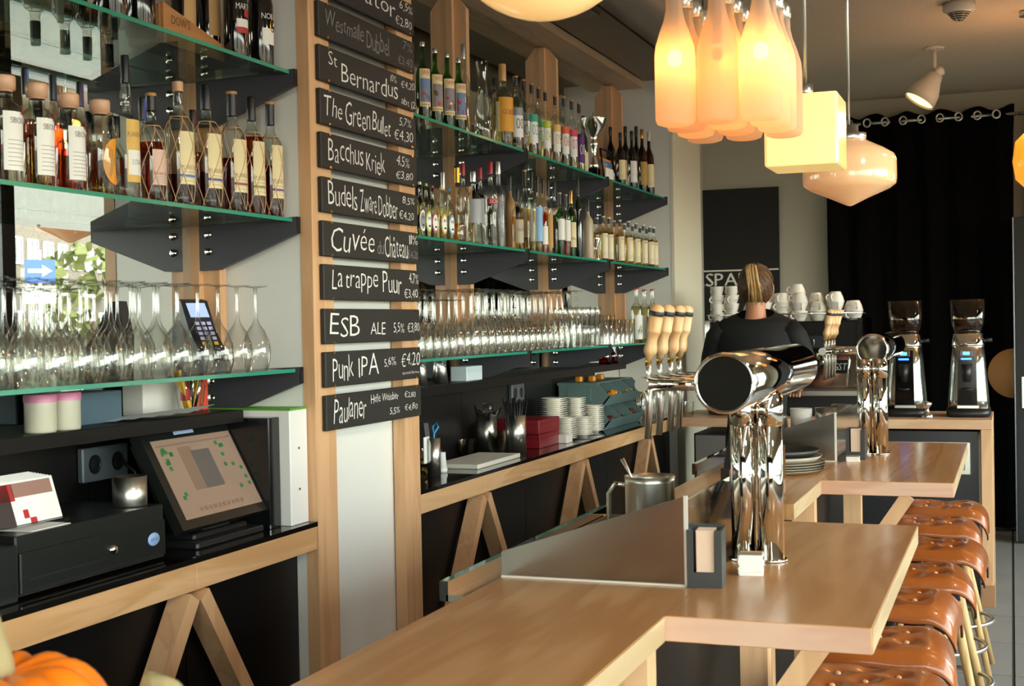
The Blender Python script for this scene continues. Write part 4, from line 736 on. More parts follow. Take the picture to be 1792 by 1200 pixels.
mb=MB(); textmb(mb,'Texas',lambda u,v:(-.021,u,v),(-.08,.0,.09,.108)); part('leaflet_lettering',mb,cm('white'),t)
solo('steel_jigger',MB().lathe([(.024,0),(.024,.004),(.006,.055),(.006,.06),(.027,.105),(.027,.108)],22).move((-1.975,6.47,1.92)),chrome,'hourglass steel jigger beside the stoneware bottle','jigger',loc=(-1.975,6.47,1.92))
# ---------------- glasses ----------------
def goblet(h,R,rb,hb):   # upside-down stem glass: rim on the shelf
    return [(rb,0),(R*.97,hb*.22),(R,hb*.42),(R*.93,hb*.6),(R*.62,hb*.85),(R*.28,hb*1.0),(.006,hb*1.12),(.0042,hb*1.3),(.0038,h*.9),(.006,h-.006),(.034,h-.002),(.0355,h)]
def stock(name,prof,pos,label,cat,group,m=wineglass,n=20):
    me=MB().lathe(prof,n).mesh(name,m,fix=False); rows={}
    for q in pos: rows.setdefault((round(q[0],3),q[2]),[]).append(q)
    ks=sorted(rows,key=lambda k:(-k[0],-k[1])); xs=sorted({k[0] for k in ks},reverse=True); zs=sorted({k[1] for k in ks})
    for k in ks:
        rn_=['front row','second row','third row'][xs.index(k[0])]; lv=(' %s level'%['lower','upper'][zs.index(k[1])]) if len(zs)>1 else ''
        L_=sorted(rows[k],key=lambda q:-q[1])
        for i,(x,y,z) in enumerate(L_):
            tag(link(name,me,None,(x,y,z),(0,0,random.uniform(0,6))),'%s, %s%s, %s from its right end'%(label,rn_,lv,ORD[i]),cat,group)
P=[]
for r_ in range(3):
    y=2.03+.045*(r_%2)
    while y<(3.30 if r_<1 else 3.24 if r_==1 else 3.16):
        P.append((-2.0-.093*r_,y+random.uniform(-.003,.003),1.483)) if not (r_>0 and y>3.06) else None; y+=.094
stock('wine_glass',goblet(.238,.041,.031,.13),P,'upturned wine glass, left shelf','glass','upturned wine glasses on the left shelf')
P=[]
for r_ in range(2):
    y=4.33
    while y<4.78: P.append((-2.0-.093*r_,y,1.483)); y+=.075
stock('wine_glass',goblet(.215,.034,.026,.115),P,'short upturned wine glass by the chalkboards','glass','short upturned glasses by the chalkboards')
P=[]
for r_ in range(3):
    y=4.86+.04*r_ if r_<2 else 4.4
    while y<(6.02 if r_<2 else 6.1): P.append((-2.0-.09*r_,y+random.uniform(-.002,.002),1.483)); y+=.081
stock('wine_glass',goblet(.262,.038,.028,.135),P,'tall upturned wine glass, right shelf','glass','tall upturned wine glasses on the right shelf')
P=[(-1.995,6.10,1.483),(-1.995,6.19,1.483),(-2.07,6.15,1.483),(-2.07,6.23,1.483),(-2.14,6.2,1.483)]
stock('flute_glass',goblet(.275,.03,.024,.19),P,'upturned flute glass beyond the wine glasses','glass','upturned flute glasses')
P=[(-1.99-.075*a,6.3+.085*b,1.483+.1*c) for a in range(3) for b in range(3) for c in range(2)]
stock('tumbler',[(.034,.097),(.035,.095),(.031,.004),(.0,.003)],P,'clear tumbler right of the flutes','glass','stacked tumblers')
P=[(-1.99-.08*a,6.64+.09*b,1.483) for a in range(2) for b in range(2)]
stock('highball_glass',[(.031,0),(.034,.155),(.033,.156),(0,.156)],P,'upturned straight highball glass','glass','upturned highball glasses')
P=[(-1.99-.08*a,6.84+.09*b,1.483) for a in range(2) for b in range(4)]
stock('rocks_glass',[(.033,0),(.036,.13),(.034,.132),(0,.132)],P,'upturned rocks glass near the syrup bottles','glass','upturned rocks glasses')
# card terminal
t=thing('card_terminal','black and grey card payment terminal standing on the lowest left shelf','card terminal',(-2.13,3.18,1.483)); 
mb=MB().prism([(-.075,0),(.06,0),(.06,.03),(.045,.06),(-.0,.12),(-.035,.2),(-.06,.205),(-.08,.1)],-.045,.045,'Y'); part('terminal_body',mb,blackpl,t)
def slope(u,v,off=.001):   # u across, v along the tilted face
    a=Vector((.045,0,.06)); b=Vector((-.035,0,.2)); p=a.lerp(b,v); n=Vector((b.z-a.z,0,a.x-b.x)).normalized(); return tuple(p+n*off+Vector((0,u,0)))
part('screen',MB().quad(slope(-.032,.66),slope(.032,.66),slope(.032,.95),slope(-.032,.95)),mat('terminal_screen','9fb2dc',.2,emis='9fb2dc',estr=.25),t)
mb=MB()
for r_ in range(5):
    for c_ in range(3):
        if r_==0: mi=[1,2,1][c_]
        else: mi=0
        u=-.026+c_*.02; w=.1+r_*.1; mb.quad(slope(u,w,.002),slope(u+.014,w,.002),slope(u+.014,w+.065,.002),slope(u,w+.065,.002),mi)
part('keypad',mb,[mat('key_lilac','b9b4e0',.5),mat('key_yellow','e0b03c',.5),mat('key_green','3c9c5c',.5)],t); t.rotation_euler=(0,0,-.35)
# ---------------- things on the ledge ----------------
for y,x,l in ((2.475,-2.1,'spice jar with a pink lid at the left edge of the ledge'),(2.56,-2.1,'second pink-lidded jar, right of its twin')):
    t=thing('spice_jar',l,'jar',(x,y,1.3705)); part('jar_body',MB().lathe([(0,0),(.034,0),(.036,.005),(.036,.075)],24),mat('frosted_jar','c9c4ae',.3),t); part('lid',MB().lathe([(.0375,.07),(.0375,.086),(.035,.088),(0,.088)],24),mat('pink_lid','d987a8',.4),t)
solo('blue_box',MB().bbox(-2.27,-2.14,2.66,2.83,1.3705,1.45),mat('slate_blue_box','4c6472',.5),'flat slate-blue box on the ledge behind the pink-lidded jars','box',loc=(-2.2,2.75,1.37))
mb=MB()
r=random.Random(2)
pn=[]
for k in range(5):
    x0=-2.22+k*.02; y0=2.74+k*.05; mb=MB().quad((x0,y0,1.372+k*.002),(x0+.11,y0+.02,1.375+k*.002),(x0+.1,y0+.16,1.385+k*.003),(x0-.01,y0+.13,1.373+k*.002)); mb.quad((x0,y0,1.3712+k*.002),(x0+.11,y0+.02,1.3742+k*.002),(x0+.1,y0+.16,1.3842+k*.003),(x0-.01,y0+.13,1.3722+k*.002))
    if x0+.11>-2.065: pass
    solo('receipt_paper',mb,paper,'loose white receipt on the left ledge, %s from the left'%ORD[k],'paper','loose receipts on the left ledge',loc=(x0,y0,1.371))
t=thing('glass_of_pens','glass holding yellow scissors handles, pens and clips on the ledge above the till screen','pen pot',(-2.14,3.13,1.3705))
part('glass_body',MB().lathe([(.03,0),(.036,.03),(.042,.075)],22),wineglass,t)
part('yellow_handle',MB().bar((.0,-.01,.01),(-.01,-.045,.12),.022,.01).bar((.0,.01,.01),(.01,.03,.11),.018,.01),mat('yellow_plastic','f0b414',.4),t)
mb=MB()
for k in range(9): a=k*.7; mb.tube([(.01*math.cos(a),.01*math.sin(a),.004),(.036*math.cos(a),.036*math.sin(a),.095+.01*(k%3))],.003,6)
part('pen',mb,chrome,t)
part('red_clip',MB().bbox(-.015,.01,-.03,-.01,.035,.07),cm('red'),t)
solo('blue_red_carton',MB().bbox(-2.27,-2.2,3.0,3.19,1.3705,1.475,.003),[mat('carton_white','e2ddd4',.6)],'upright white carton behind the pen glass, below the shelf','box',loc=(-2.24,3.1,1.37))
solo('orange_carton',MB().bbox(-2.22,-2.17,3.2,3.265,1.3705,1.475,.003),mat('carton_orange','d8482a',.6),'slim orange-red carton beside the white one on the ledge','box',loc=(-2.19,3.23,1.37))
# small steel shakers etc right ledge
for k,(x,y) in enumerate(((-2.12,4.62),(-2.2,4.78),(-2.1,4.77),(-2.18,4.93))):
    t=thing('salt_shaker','%s of four waisted steel shakers with glass tops on the right ledge'%['nearest to the chalkboards','rear left one','front middle one','rear right one'][k],'shaker',(x,y,1.3705),0,'steel shakers on the right ledge')
    part('shaker_body',MB().lathe([(0,0),(.028,0),(.022,.065)],20),steel,t); part('glass_top',MB().lathe([(.022,.065),(.021,.08),(.029,.105)],20),wineglass,t)
solo('tissue_box',MB().bbox(-2.16,-2.085,5.0,5.17,1.3705,1.43),mat('pale_blue_card','c4d0d4',.6),'low pale blue card box on the right ledge beside the shakers','box',loc=(-2.12,5.08,1.37))
for y,l in ((7.02,'left one of two small red glasses at the far end of the ledge'),(7.16,'right one of two small red glasses at the far end of the ledge')):
    solo('red_glass',MB().lathe([(0,0),(.036,0),(.034,.05),(.026,.075),(.03,.11)],20).move((-2.1,y,1.3705)),glass('ruby_glass','b5202c','5a0c14',.12,.03),l,'glass','small red glasses on the ledge',loc=(-2.1,y,1.3705))
# outlets
def outlet(y,z,w,n,lab):
    t=thing('wall_socket',lab,'socket',(-2.29,y,z)); part('plate',MB().bbox(-2.292,-2.272,y-w/2,y+w/2,z-.045,z+.045),mat('socket_grey','4c5258',.4),t,True)
    for k in range(n):
        yy=y-w/2+w*(k+.5)/n; mb=MB().lathe([(.0,.004),(.018,.004),(.021,.0),(.021,.003),(.026,.003)],18); mb.v=[(-2.2715+c*.3,yy+a,z+b) for a,b,c in mb.v]; part('socket_well',mb,blackpl,t,True)
outlet(2.93,1.25,.19,2,'double grey wall socket behind the till, cable plugged in'); outlet(6.1,1.262,.17,2,'double grey wall socket above the black straws')
solo('power_cable',MB().tube([(-2.26,2.98,1.25),(-2.22,2.985,1.22),(-2.22,2.98,1.12),(-2.24,2.97,1.05),(-2.2,2.99,1.035)],.005,8),blackpl,'black power cable hanging from the left wall socket','cable')
# ---------------- till side ----------------
zc0=1.0275
t=thing('cash_drawer','black cash drawer with chrome lock on the left counter','cash drawer',(-2.14,2.53,zc0))
part('drawer_body',MB().bbox(-2.285,-2.0,2.27,2.80,zc0+.005,1.165,.004),mat('till_black','171a18',.35),t,True)
part('drawer_front',MB().bbox(-2.0,-1.992,2.275,2.795,zc0+.012,1.128,.003),mat('till_black','171a18',.35),t,True)
part('slot',MB().box(-1.992,-1.9915,2.3,2.55,1.066,1.071),mat('slot_dark','050505',.8),t,True)
mb=MB().lathe([(0,.008),(.009,.008),(.012,0)],16); mb.v=[(-1.992+c,2.585+a,1.085+b) for a,b,c in mb.v]; part('lock',mb,chrome,t,True)
mb=MB().lathe([(0,.0015),(.017,.0015),(.018,0)],20,sx=1.3); mb.v=[(-1.992+c,2.745+a,1.085+b*.9) for a,b,c in mb.v]; part('badge',mb,mat('badge_blue','8fb0dc',.4),t,True)
mb=MB(); textmb(mb,'aures',lambda u,v:(-1.9896,u,v),(2.73,2.76,1.081,1.089)); part('badge_lettering',mb,cm('grey'),t,True)
solo('receipt_printer',MB().bbox(-2.2,-1.985,2.12,2.262,zc0,1.15,.006),mat('till_black','171a18',.35),'black receipt printer cut by the left edge, beside the cash drawer','printer',loc=(-2.08,2.19,zc0))
t=thing('flyer_holder','clear holder full of white flyers with red and brown print on the cash drawer','flyers',(-2.1,2.42,1.1655))
part('holder',MB().box(-2.16,-2.06,2.3,2.52,1.1655,1.172),panem,t,True)
fm=[paper,mat('flyer_brown','9a7468',.6),cm('red'),mat('flyer_dark','3a2e2c',.6)]
for k in range(8):
    x=-2.075-.009*k; mb=MB().prism([(x,1.173),(x+.002,1.173),(x-.028,1.268+.001*k),(x-.03,1.268+.001*k)],2.30+.002*k,2.51)
    if k==0:
        def fp(u,v,off=.0008): return (x+.002-.03*v+off,2.30+.21*u,1.173+.095*v)
        for (u0,u1,v0,v1,mi) in ((.0,.28,.0,.95,3),(.05,.35,.55,.95,2),(.32,.95,.62,.95,1),(.42,.5,.12,.32,2),(.5,.6,-.0,.12,2)): mb.quad(fp(u0,v0),fp(u1,v0),fp(u1,v1),fp(u0,v1),mi)
    part('flyer',mb,fm,t,True)
solo('flyer',MB().box(-2.10,-2.01,2.33,2.46,1.1655,1.1672),paper,'single white flyer lying flat on the cash drawer','flyer',loc=(-2.05,2.4,1.1655))
t=thing('steel_cup','brushed steel cup on the cash drawer next to the till screen','cup',(-2.13,2.77,1.1655)); t.location=(-2.06,2.745,1.1655)
part('cup_body',MB().lathe([(0,0),(.04,0),(.042,.003),(.042,.075),(.0405,.075),(.0405,.004),(0,.004)],32),steel,t)
# POS monitor
t=thing('till_screen','black touch screen till tilted back, showing a table plan','till',(-2.08,3.1,zc0))
part('base',MB().bbox(-2.2,-1.99,2.93,3.26,zc0,zc0+.018,.006).bbox(-2.17,-2.02,2.96,3.22,zc0+.018,zc0+.034,.006),blackpl,t,True)
part('stand',MB().prism([(-2.1,zc0+.03),(-2.04,zc0+.03),(-2.09,1.22),(-2.15,1.24)],3.03,3.16),blackpl,t,True)
bl=Vector((-1.995,2.875,1.085)); ux=Vector((0,.435,0)); uz=Vector((-.135,0,.249)); nn=ux.cross(uz).normalized()
def sp(u,v,o=0): return tuple(bl+ux*u+uz*v+nn*o)
def slab(mb,u0,u1,v0,v1,o0,o1,mi=0):
    v=[sp(u0,v0,o0),sp(u1,v0,o0),sp(u1,v1,o0),sp(u0,v1,o0),sp(u0,v0,o1),sp(u1,v0,o1),sp(u1,v1,o1),sp(u0,v1,o1)]
    return mb.add(v,[(0,3,2,1),(4,5,6,7),(0,1,5,4),(1,2,6,5),(2,3,7,6),(3,0,4,7)],mi)
part('housing',slab(slab(MB(),0,1,0,1,-.03,0),.05,.95,.05,.95,-.055,-.03),mat('till_black','171a18',.35),t,True)
mb=slab(MB(),.075,.925,.09,.9,0,.001,0)
part('screen',mb,mat('screen_tan','85705f',.12,emis='a98c7a',estr=.1),t,True)
mb=MB(); rr=random.Random(9)
slab(mb,.42,.62,.35,.75,.001,.0015,0); slab(mb,.3,.44,.35,.8,.001,.0014,1); slab(mb,.10,.9,.83,.845,.001,.0015,1)
for k in range(22):
    u=rr.choice([rr.uniform(.12,.22),rr.uniform(.7,.88)]); v=rr.uniform(.2,.8); slab(mb,u,u+.03,v,v+.04,.0015,.002,2)
for k in range(10): slab(mb,.25+k*.05,.28+k*.05,.14,.18,.0015,.002,1)
part('table_plan',mb,[mat('plan_slate','5a5450',.4,emis='5a5450',estr=.1),mat('plan_brown','7a6454',.4,emis='7a6454',estr=.1),mat('plan_green','2f6a3c',.4,emis='2f6a3c',estr=.1)],t,True)
part('badge',slab(MB(),.34,.55,.935,.97,.0,.001),mat('badge_pale','a9bfe0',.4),t,True)
solo('acrylic_holder',MB().bbox(-2.24,-1.985,3.285,3.345,zc0,1.345,.003),mat('black_card_file','101112',.15,spec=.8),'tall black glossy file holder between the till screen and the white box','file holder',loc=(-2.1,3.3,zc0))
t=thing('white_box_file','upright white box file with green top edge against the column','box file',(-2.07,3.41,zc0))
part('box_body',MB().bbox(-2.26,-1.955,3.352,3.452,zc0,1.362,.003),mat('white_card','e8e6e0',.5),t,True)
part('green_edge',MB().box(-2.26,-1.954,3.351,3.4525,1.362,1.368),mat('green_card','5aa02c',.5),t,True)
for z in (1.13,1.25): 
    mb=MB().lathe([(0,.001),(.004,.001)],10); mb.v=[(-1.9545+c,3.40+a,z+b) for a,b,c in mb.v]; part('hole',mb,cm('black'),t,True)
# ---------------- right counter items ----------------
t=thing('steel_pen_holder','tall steel cup with scissors and card strips by the column','pen holder',(-2.07,4.62,zc0)); part('cup_body',MB().lathe([(0,0),(.026,0),(.026,.145),(.025,.145),(.025,.01),(0,.01)],24),steel,t)
part('scissors',MB().tube([(0,0,.02),(.0,.005,.16),(.012,.02,.185),(.0,.03,.2),(-.012,.02,.185),(0,.005,.16)],.004,8),mat('blue_handle','2f8ac0',.4),t); part('card_strip',MB().box(-.02,-.017,-.05,.0,.05,.15),paper,t)
t=thing('paper_cup_stack','small stack of white paper cups next to the butter bowl','cups',(-2.09,4.735,zc0)); part('cup',MB().lathe([(0,0),(.022,0),(.017,.075),(.019,.078)],20),paper,t)
for k in range(3): part('cup_rim',MB().lathe([(.023,.004+k*.005),(.0245,.006+k*.005),(.023,.008+k*.005)],20),paper,t)
t=thing('butter_bowl','small glass bowl of yellow-wrapped butter portions with a black spatula handle','bowl',(-2.245,4.97,zc0)); part('bowl',MB().lathe([(0,0),(.03,0),(.045,.04),(.055,.065)],24),wineglass,t)
r=random.Random(4)
for k in range(9):
    x,y,z=r.uniform(-.025,.025),r.uniform(-.025,.025),.01+k*.007; o=part('butter_portion',MB().bbox(-.014,.014,-.01,.01,-.006,.006,.003),mat('butter_foil','e6c25a',.45),t,loc=(x,y,z+.006),rot=(r.uniform(-.6,.6),r.uniform(-.6,.6),r.uniform(0,3)))
part('spatula',MB().bar((0,0,.02),(-.03,.03,.17),.02,.008),blackpl,t)
t=thing('cutting_board','white plastic cutting board lying on the back counter','cutting board',(-2.12,5.1,zc0)); part('board_slab',MB().bbox(-2.18,-1.985,4.86,5.34,zc0,zc0+.018,.004),mat('white_poly','dcd8c8',.4),t,True)
bp=[(0,0),(.022,0),(.033,.02),(.04,.038)]
for n_,(x,y,cnt,l) in enumerate(((-2.25,5.38,4,'rear left pile'),(-2.13,5.44,8,'middle tall pile'),(-2.12,5.6,6,'right pile'))):
    me=MB().lathe(bp,22).mesh('glass_bowl',glass('pressed_glass','eef2ec','98a198',.16,.08,1.3,.7),fix=False)
    for k in range(cnt): tag(link('glass_bowl',me,None,(x,y,zc0+.0005+k*.0095)),'small glass bowl, %s from the bottom of the %s beside the cutting board'%(ORD[k],l),'bowl','glass bowls, '+l)
def canister(x,y,lab): 
    t=thing('steel_canister',lab,'canister',(x,y,zc0)); part('canister_body',MB().lathe([(0,0),(.046,0),(.046,.165),(.0445,.165),(.0445,.01),(0,.01)],36),steel,t); return t
t=canister(-2.215,5.53,'brushed steel canister of clear sugar packets, left of its twin')
r=random.Random(6)
for k in range(16): part('sugar_packet',MB().bar((r.uniform(-.03,.03),r.uniform(-.03,.03),.1),(r.uniform(-.06,.06),r.uniform(-.06,.06),.18+r.uniform(0,.04)),.022,.003),glass('cellophane','e4e4e4','b0b0b0',.2,.1),t)
t=canister(-2.09,5.57,'brushed steel canister of black straws in front of the red boxes')
for k in range(34):
    a=r.uniform(0,6.3);q=r.uniform(.0,.035); part('straw',MB().tube([(q*math.cos(a)*.8,q*math.sin(a)*.8,.03),(q*math.cos(a)*1.9,q*math.sin(a)*1.9,.235+r.uniform(-.02,.01))],.0028,5),blackpl,t)
redm=mat('dark_red_box','7c1420',.35)
for k,(x0,x1,y0,y1,z,l) in enumerate(((-2.24,-2.03,5.72,6.0,0,'lower'),(-2.24,-2.025,5.70,5.99,.067,'upper'))):
    solo('tea_box',MB().bbox(x0,x1,y0,y1,zc0+z,zc0+z+.064,.003).box(x0+.0,x1+.001,y0-.0006,y1+.0006,zc0+z+.044,zc0+z+.0455,1),[redm,black],'%s one of two stacked dark red boxes behind the straw canister'%l,'box',loc=((x0+x1)/2,(y0+y1)/2,zc0+z))
solo('tea_box',MB().bbox(-2.285,-2.25,5.75,5.95,zc0,zc0+.12,.003),redm,'dark red box behind the sugar canister','box',loc=(-2.27,5.85,zc0))
sp_=[(0,.004),(.03,.004),(.034,0),(.036,.001),(.036,.004),(.062,.011),(.073,.0135),(.073,.0148),(.06,.013),(.038,.006),(0,.006)]
me=MB().lathe(sp_,28).mesh('saucer',porcelain,fix=False); me2=MB().lathe([(a*.78,z) for a,z in sp_],26).mesh('saucer',porcelain,fix=False)
for x,y,cnt,m_,l in ((-2.17,6.33,18,me,'tall left stack'),(-2.05,6.16,10,me2,'front stack'),(-2.12,6.53,17,me2,'middle stack'),(-2.05,6.62,13,me2,'right stack'),(-2.03,6.36,9,me2,'front right stack')):
    for k in range(cnt): tag(link('saucer',m_,None,(x+random.uniform(-.002,.002),y+random.uniform(-.002,.002),zc0+.0005+k*.0108)),'white saucer, %s from the bottom of the %s on the back counter'%(ORD[k],l),'saucer','white saucers, '+l)
solo('white_block',MB().bbox(-2.06,-1.99,5.99,6.08,zc0,zc0+.04,.003),porcelain,'small white block next to the red boxes','box',loc=(-2.02,6.03,zc0))
# stacking bins
bm1=mat('teal_bin_plastic','647c79',.45)
for k in range(2):
    zb_=zc0+.0005+k*.128
    t=thing('storage_bin','%s teal stacking bin with three open compartments at the end of the back counter'%['lower','upper'][k],'bin',(-2.12,7.1,zb_))
    y0,y1=6.72,7.42
    part('bin_shell',MB().prism([(-2.28,zb_),(-2.03,zb_),(-1.985,zb_+.055),(-2.0,zb_+.06),(-2.06,zb_+.125),(-2.28,zb_+.125)],y0,y0+.008).prism([(-2.28,zb_),(-2.03,zb_),(-1.985,zb_+.055),(-2.0,zb_+.06),(-2.06,zb_+.125),(-2.28,zb_+.125)],y1-.008,y1).box(-2.28,-2.272,y0,y1,zb_,zb_+.125).box(-2.28,-2.03,y0,y1,zb_,zb_+.006),bm1,t,True)
    part('front_lip',MB().prism([(-2.03,zb_),(-1.985,zb_+.055),(-1.992,zb_+.058),(-2.038,zb_+.004)],y0,y1),bm1,t,True)
    part('rim',MB().box(-2.28,-2.055,y0-.006,y0,zb_+.11,zb_+.125).bbox(-2.22,-2.09,y0-.004,y0,zb_+.03,zb_+.1),bm1,t,True)
    part('lid_shelf',MB().box(-2.28,-2.07,y0,y1,zb_+.119,zb_+.124),bm1,t,True)
    for q in (1,2): part('divider',MB().prism([(-2.28,zb_+.006),(-2.03,zb_+.006),(-1.99,zb_+.055),(-2.06,zb_+.118),(-2.28,zb_+.118)],y0+(y1-y0)*q/3-.004,y0+(y1-y0)*q/3+.004),bm1,t,True)
    for q in range(9 if k else 5):
        yy=y0+.05+(y1-y0-.1)*r.random(); part('wrapped_sweet',MB().bbox(-.018,.018,-.014,.014,-.012,.012,.006),mat('amber_foil','d98a1c',.3) if k else mat('dark_foil','5a1c1c',.3),t,loc=(.085+.02*r.random(),yy-7.1,.045+.02*r.random()),rot=(r.random(),r.random(),r.random()))
for k,(x,y) in enumerate(((-2.2,6.85),(-2.15,6.93),(-2.17,7.15))): solo('wrapped_sweet',MB().bbox(-.02,.02,-.02,.02,0,.03,.008).move((x,y,zc0+.2535)),MATS['amber_foil'],'amber-wrapped sweet on the upper teal bin, %s from the left'%ORD[k],'sweet','sweets on top of the bins',loc=(x,y,zc0+.2535))
for x,y,l,mm in ((-2.05,7.5,'glass jar of golden spoons beside the teal bins',brass),(-2.04,7.72,'glass jar of steel spoons at the end of the back counter',chrome)):
    t=thing('spoon_jar',l,'jar',(x,y,zc0)); part('jar_body',MB().lathe([(0,0),(.04,0),(.05,.05),(.05,.11),(.045,.13)],22),wineglass,t)
    mb=MB()
    for k in range(14): a=k*.9;q=.03; mb.tube([(.01*math.cos(a),.01*math.sin(a),.01),(q*math.cos(a),q*math.sin(a),.15),(q*1.3*math.cos(a),q*1.3*math.sin(a),.185)],[.003,.003,.009],6)
    part('spoon',mb,mm,t)
# ---------------- far counter, espresso machine, cups, grinders ----------------
t=thing('far_counter','maple-edged counter across the end of the bar carrying the espresso machine','counter',(-1.0,8.0,0))
part('counter_top',MB().bbox(-1.90,-.107,7.70,8.4,.975,1.027,.0015),maplex,t,True)
part('post',MB().bbox(-.165,-.107,7.70,7.76,0,.974,.0015),maplez,t,True); part('post',MB().bbox(-.165,-.107,8.3,8.36,0,.974,.0015),maplez,t,True); part('rail',MB().bbox(-.165,-.107,7.77,8.29,.92,.974,.0015),maple,t,True)
part('foot_block',MB().bbox(-.175,-.1,7.69,7.77,.0,.12,.002),mat('dull_maple2','a87c58',.5),t,True)
t=thing('under_counter_fridge','dark fridge with a polished vent grille under the coffee grinders','fridge',(-.6,8,0)); part('body',MB().bbox(-1.25,-.18,7.76,8.35,0.02,.96,.004),mat('fridge_dark','26262a',.35),t,True)
part('grille',MB().bbox(-.66,-.22,7.745,7.76,.72,.90,.004),steel,t,True); part('grille_recess',MB().bbox(-.63,-.25,7.738,7.745,.745,.875,.004),chrome,t,True); part('door_handle',MB().bbox(-.5,-.4,7.745,7.76,.55,.62,.006),blackpl,t,True)
t=thing('under_counter_bin','grey knock-box drawer with small lettering under the left end of the far counter','bin',(-1.65,7.8,0)); part('body',MB().bbox(-1.78,-1.5,7.76,8.3,.02,.93,.004),mat('fridge_dark','26262a',.35),t,True); part('front',MB().bbox(-1.77,-1.51,7.75,7.76,.3,.74,.003).bbox(-1.77,-1.51,7.75,7.76,.76,.92,.003),mat('grey_front','77726c',.5),t,True)
t=thing('espresso_machine','black and steel espresso machine with cups on top at the end of the bar','coffee machine',(-1.25,8.1,1.0275))
X0,X1=-1.72,-.80
part('base',MB().bbox(X0,X1,7.9,8.36,1.035,1.15,.006),blackpl,t,True)
for x in (X0+.06,X1-.06):
    for y in (7.96,8.3): part('foot',MB().cyl(.025,1.0275,1.037,14,x,y),blackpl,t,True)
part('drip_tray',MB().bbox(X0+.02,X1-.02,7.84,8.1,1.15,1.18,.004),steel,t,True)
part('splash_back',MB().bbox(X0+.03,X1-.03,8.1,8.14,1.18,1.42,.003),mat('mirror_steel','b9aa9c',.12,metal=1),t,True)
part('upper_body',MB().bbox(X0+.01,X1-.01,7.86,8.36,1.42,1.585,.01),black,t,True)
for x in (X0,X1-.03): part('side_panel',MB().prism([(7.9,1.15),(8.36,1.15),(8.36,1.6),(7.84,1.6),(7.84,1.42),(8.05,1.40),(8.05,1.2),(7.9,1.18)],x,x+.03,'X'),[chrome],t,True)
part('cup_rail',MB().tube([(X0+.01,7.87,1.63),(X1-.01,7.87,1.63),(X1-.01,8.34,1.63),(X0+.01,8.34,1.63)],.004,6,closed=True),chrome,t,True)
part('button_panel',MB().bbox(-1.24,-1.02,7.852,7.86,1.43,1.50,.003),mat('panel_dark','2a2a2c',.3),t,True)
mb=MB()
for x in (-1.2,-1.165,-1.13,-1.09): mb.bbox(x,x+.013,7.846,7.853,1.445,1.48,.003)
part('button',mb,chrome,t,True)
mb=MB(); textmb(mb,'italiano',lambda u,v:(u,7.8585,v),(-1.27,-1.15,1.54,1.56)); textmb(mb,'GST',lambda u,v:(u,8.096,v),(-1.0,-.92,1.29,1.33),slant=.2); part('machine_lettering',mb,cm('white'),t,True)
part('badge',MB().bbox(-1.03,-.9,8.097,8.1,1.27,1.35,.004),black,t,True)
for x in (-1.55,-1.3,-1.05):
    mb=MB(); mb.cyl(.035,1.36,1.42,20,x,7.96); mb.cyl(.03,1.33,1.36,20,x,7.96); part('group_head',mb,chrome,t,True)
    part('portafilter',MB().tube([(x,7.94,1.345),(x,7.86,1.34),(x,7.8,1.33)],[.012,.013,.015],10),blackpl,t,True)
part('steam_wand',MB().tube([(-.9,7.9,1.42),(-.88,7.87,1.36),(-.9,7.86,1.2)],.006,8),chrome,t,True)
# cups
cm_=MB().lathe([(0,.0),(.024,0),(.026,.004),(.036,.03),(.042,.058),(.043,.062),(.040,.060),(.033,.03),(0,.008)],24); cupm=cm_.mesh('cup_body',porcelain,fix=False)
hm=MB().tube([(.036+.017*math.sin(a*PI/8)*1.0,0,.033+.017*math.cos(a*PI/8)) for a in range(0,9)],.0045,8).mesh('handle',porcelain)
pm=mat('cup_print','8b8680',.5)
mb=MB(); textmb(mb,'musetti',lambda u,v:(.0378*math.cos(u),.0378*math.sin(u),v),(-.5,.5,.025,.036)); prm=mb.mesh('cup_lettering',pm)
r=random.Random(12)
cup0=None
pos=[]
for k,x in enumerate((-1.665,-1.575)): 
    for l in range(4): pos.append((x,7.95,1.586+l*.052,False))
for k,x in enumerate((-1.385,-1.28,-1.175,-1.07,-.965,-.86)):
    n=[4,3,3,2,3,2][k]
    for l in range(n): pos.append((x,7.96+.02*(k%2),1.586+l*.054,l==n-1))
for k,x in enumerate((-1.62,-1.5,-1.33,-1.21,-1.1,-.99,-.89)):
    for l in range([3,2,3,4,3,3,2][k]): pos.append((x,8.12,1.586+l*.054,l==[3,2,3,4,3,3,2][k]-1))
cols={}
for q in pos: cols.setdefault((q[0],q[1]),[]).append(q)
fr=sorted([k for k in cols if k[1]<8.05]); re_=sorted([k for k in cols if k[1]>=8.05])
for row,ks in (('front',fr),('rear',re_)):
    for i,k in enumerate(ks):
        for l,(x,y,z,up) in enumerate(cols[k]):
            a=r.choice([-1.9,-1.2,2.6,3.3,-2.4])
            g=thing('coffee_cup','white coffee cup, %s from the bottom in the %s pile from the left, %s row'%(ORD[l],ORD[i],row),'cup',(x,y,z if not up else z+.063),a,'white cups on the espresso machine')
            if up: g.rotation_euler=(PI,0,a)
            if x>-1.4: g.scale=(1.18,1.18,1.0)
            link('cup_body',cupm,g); link('handle',hm,g); link('cup_lettering',prm,g,(0,0,0),(0,0,1.2))
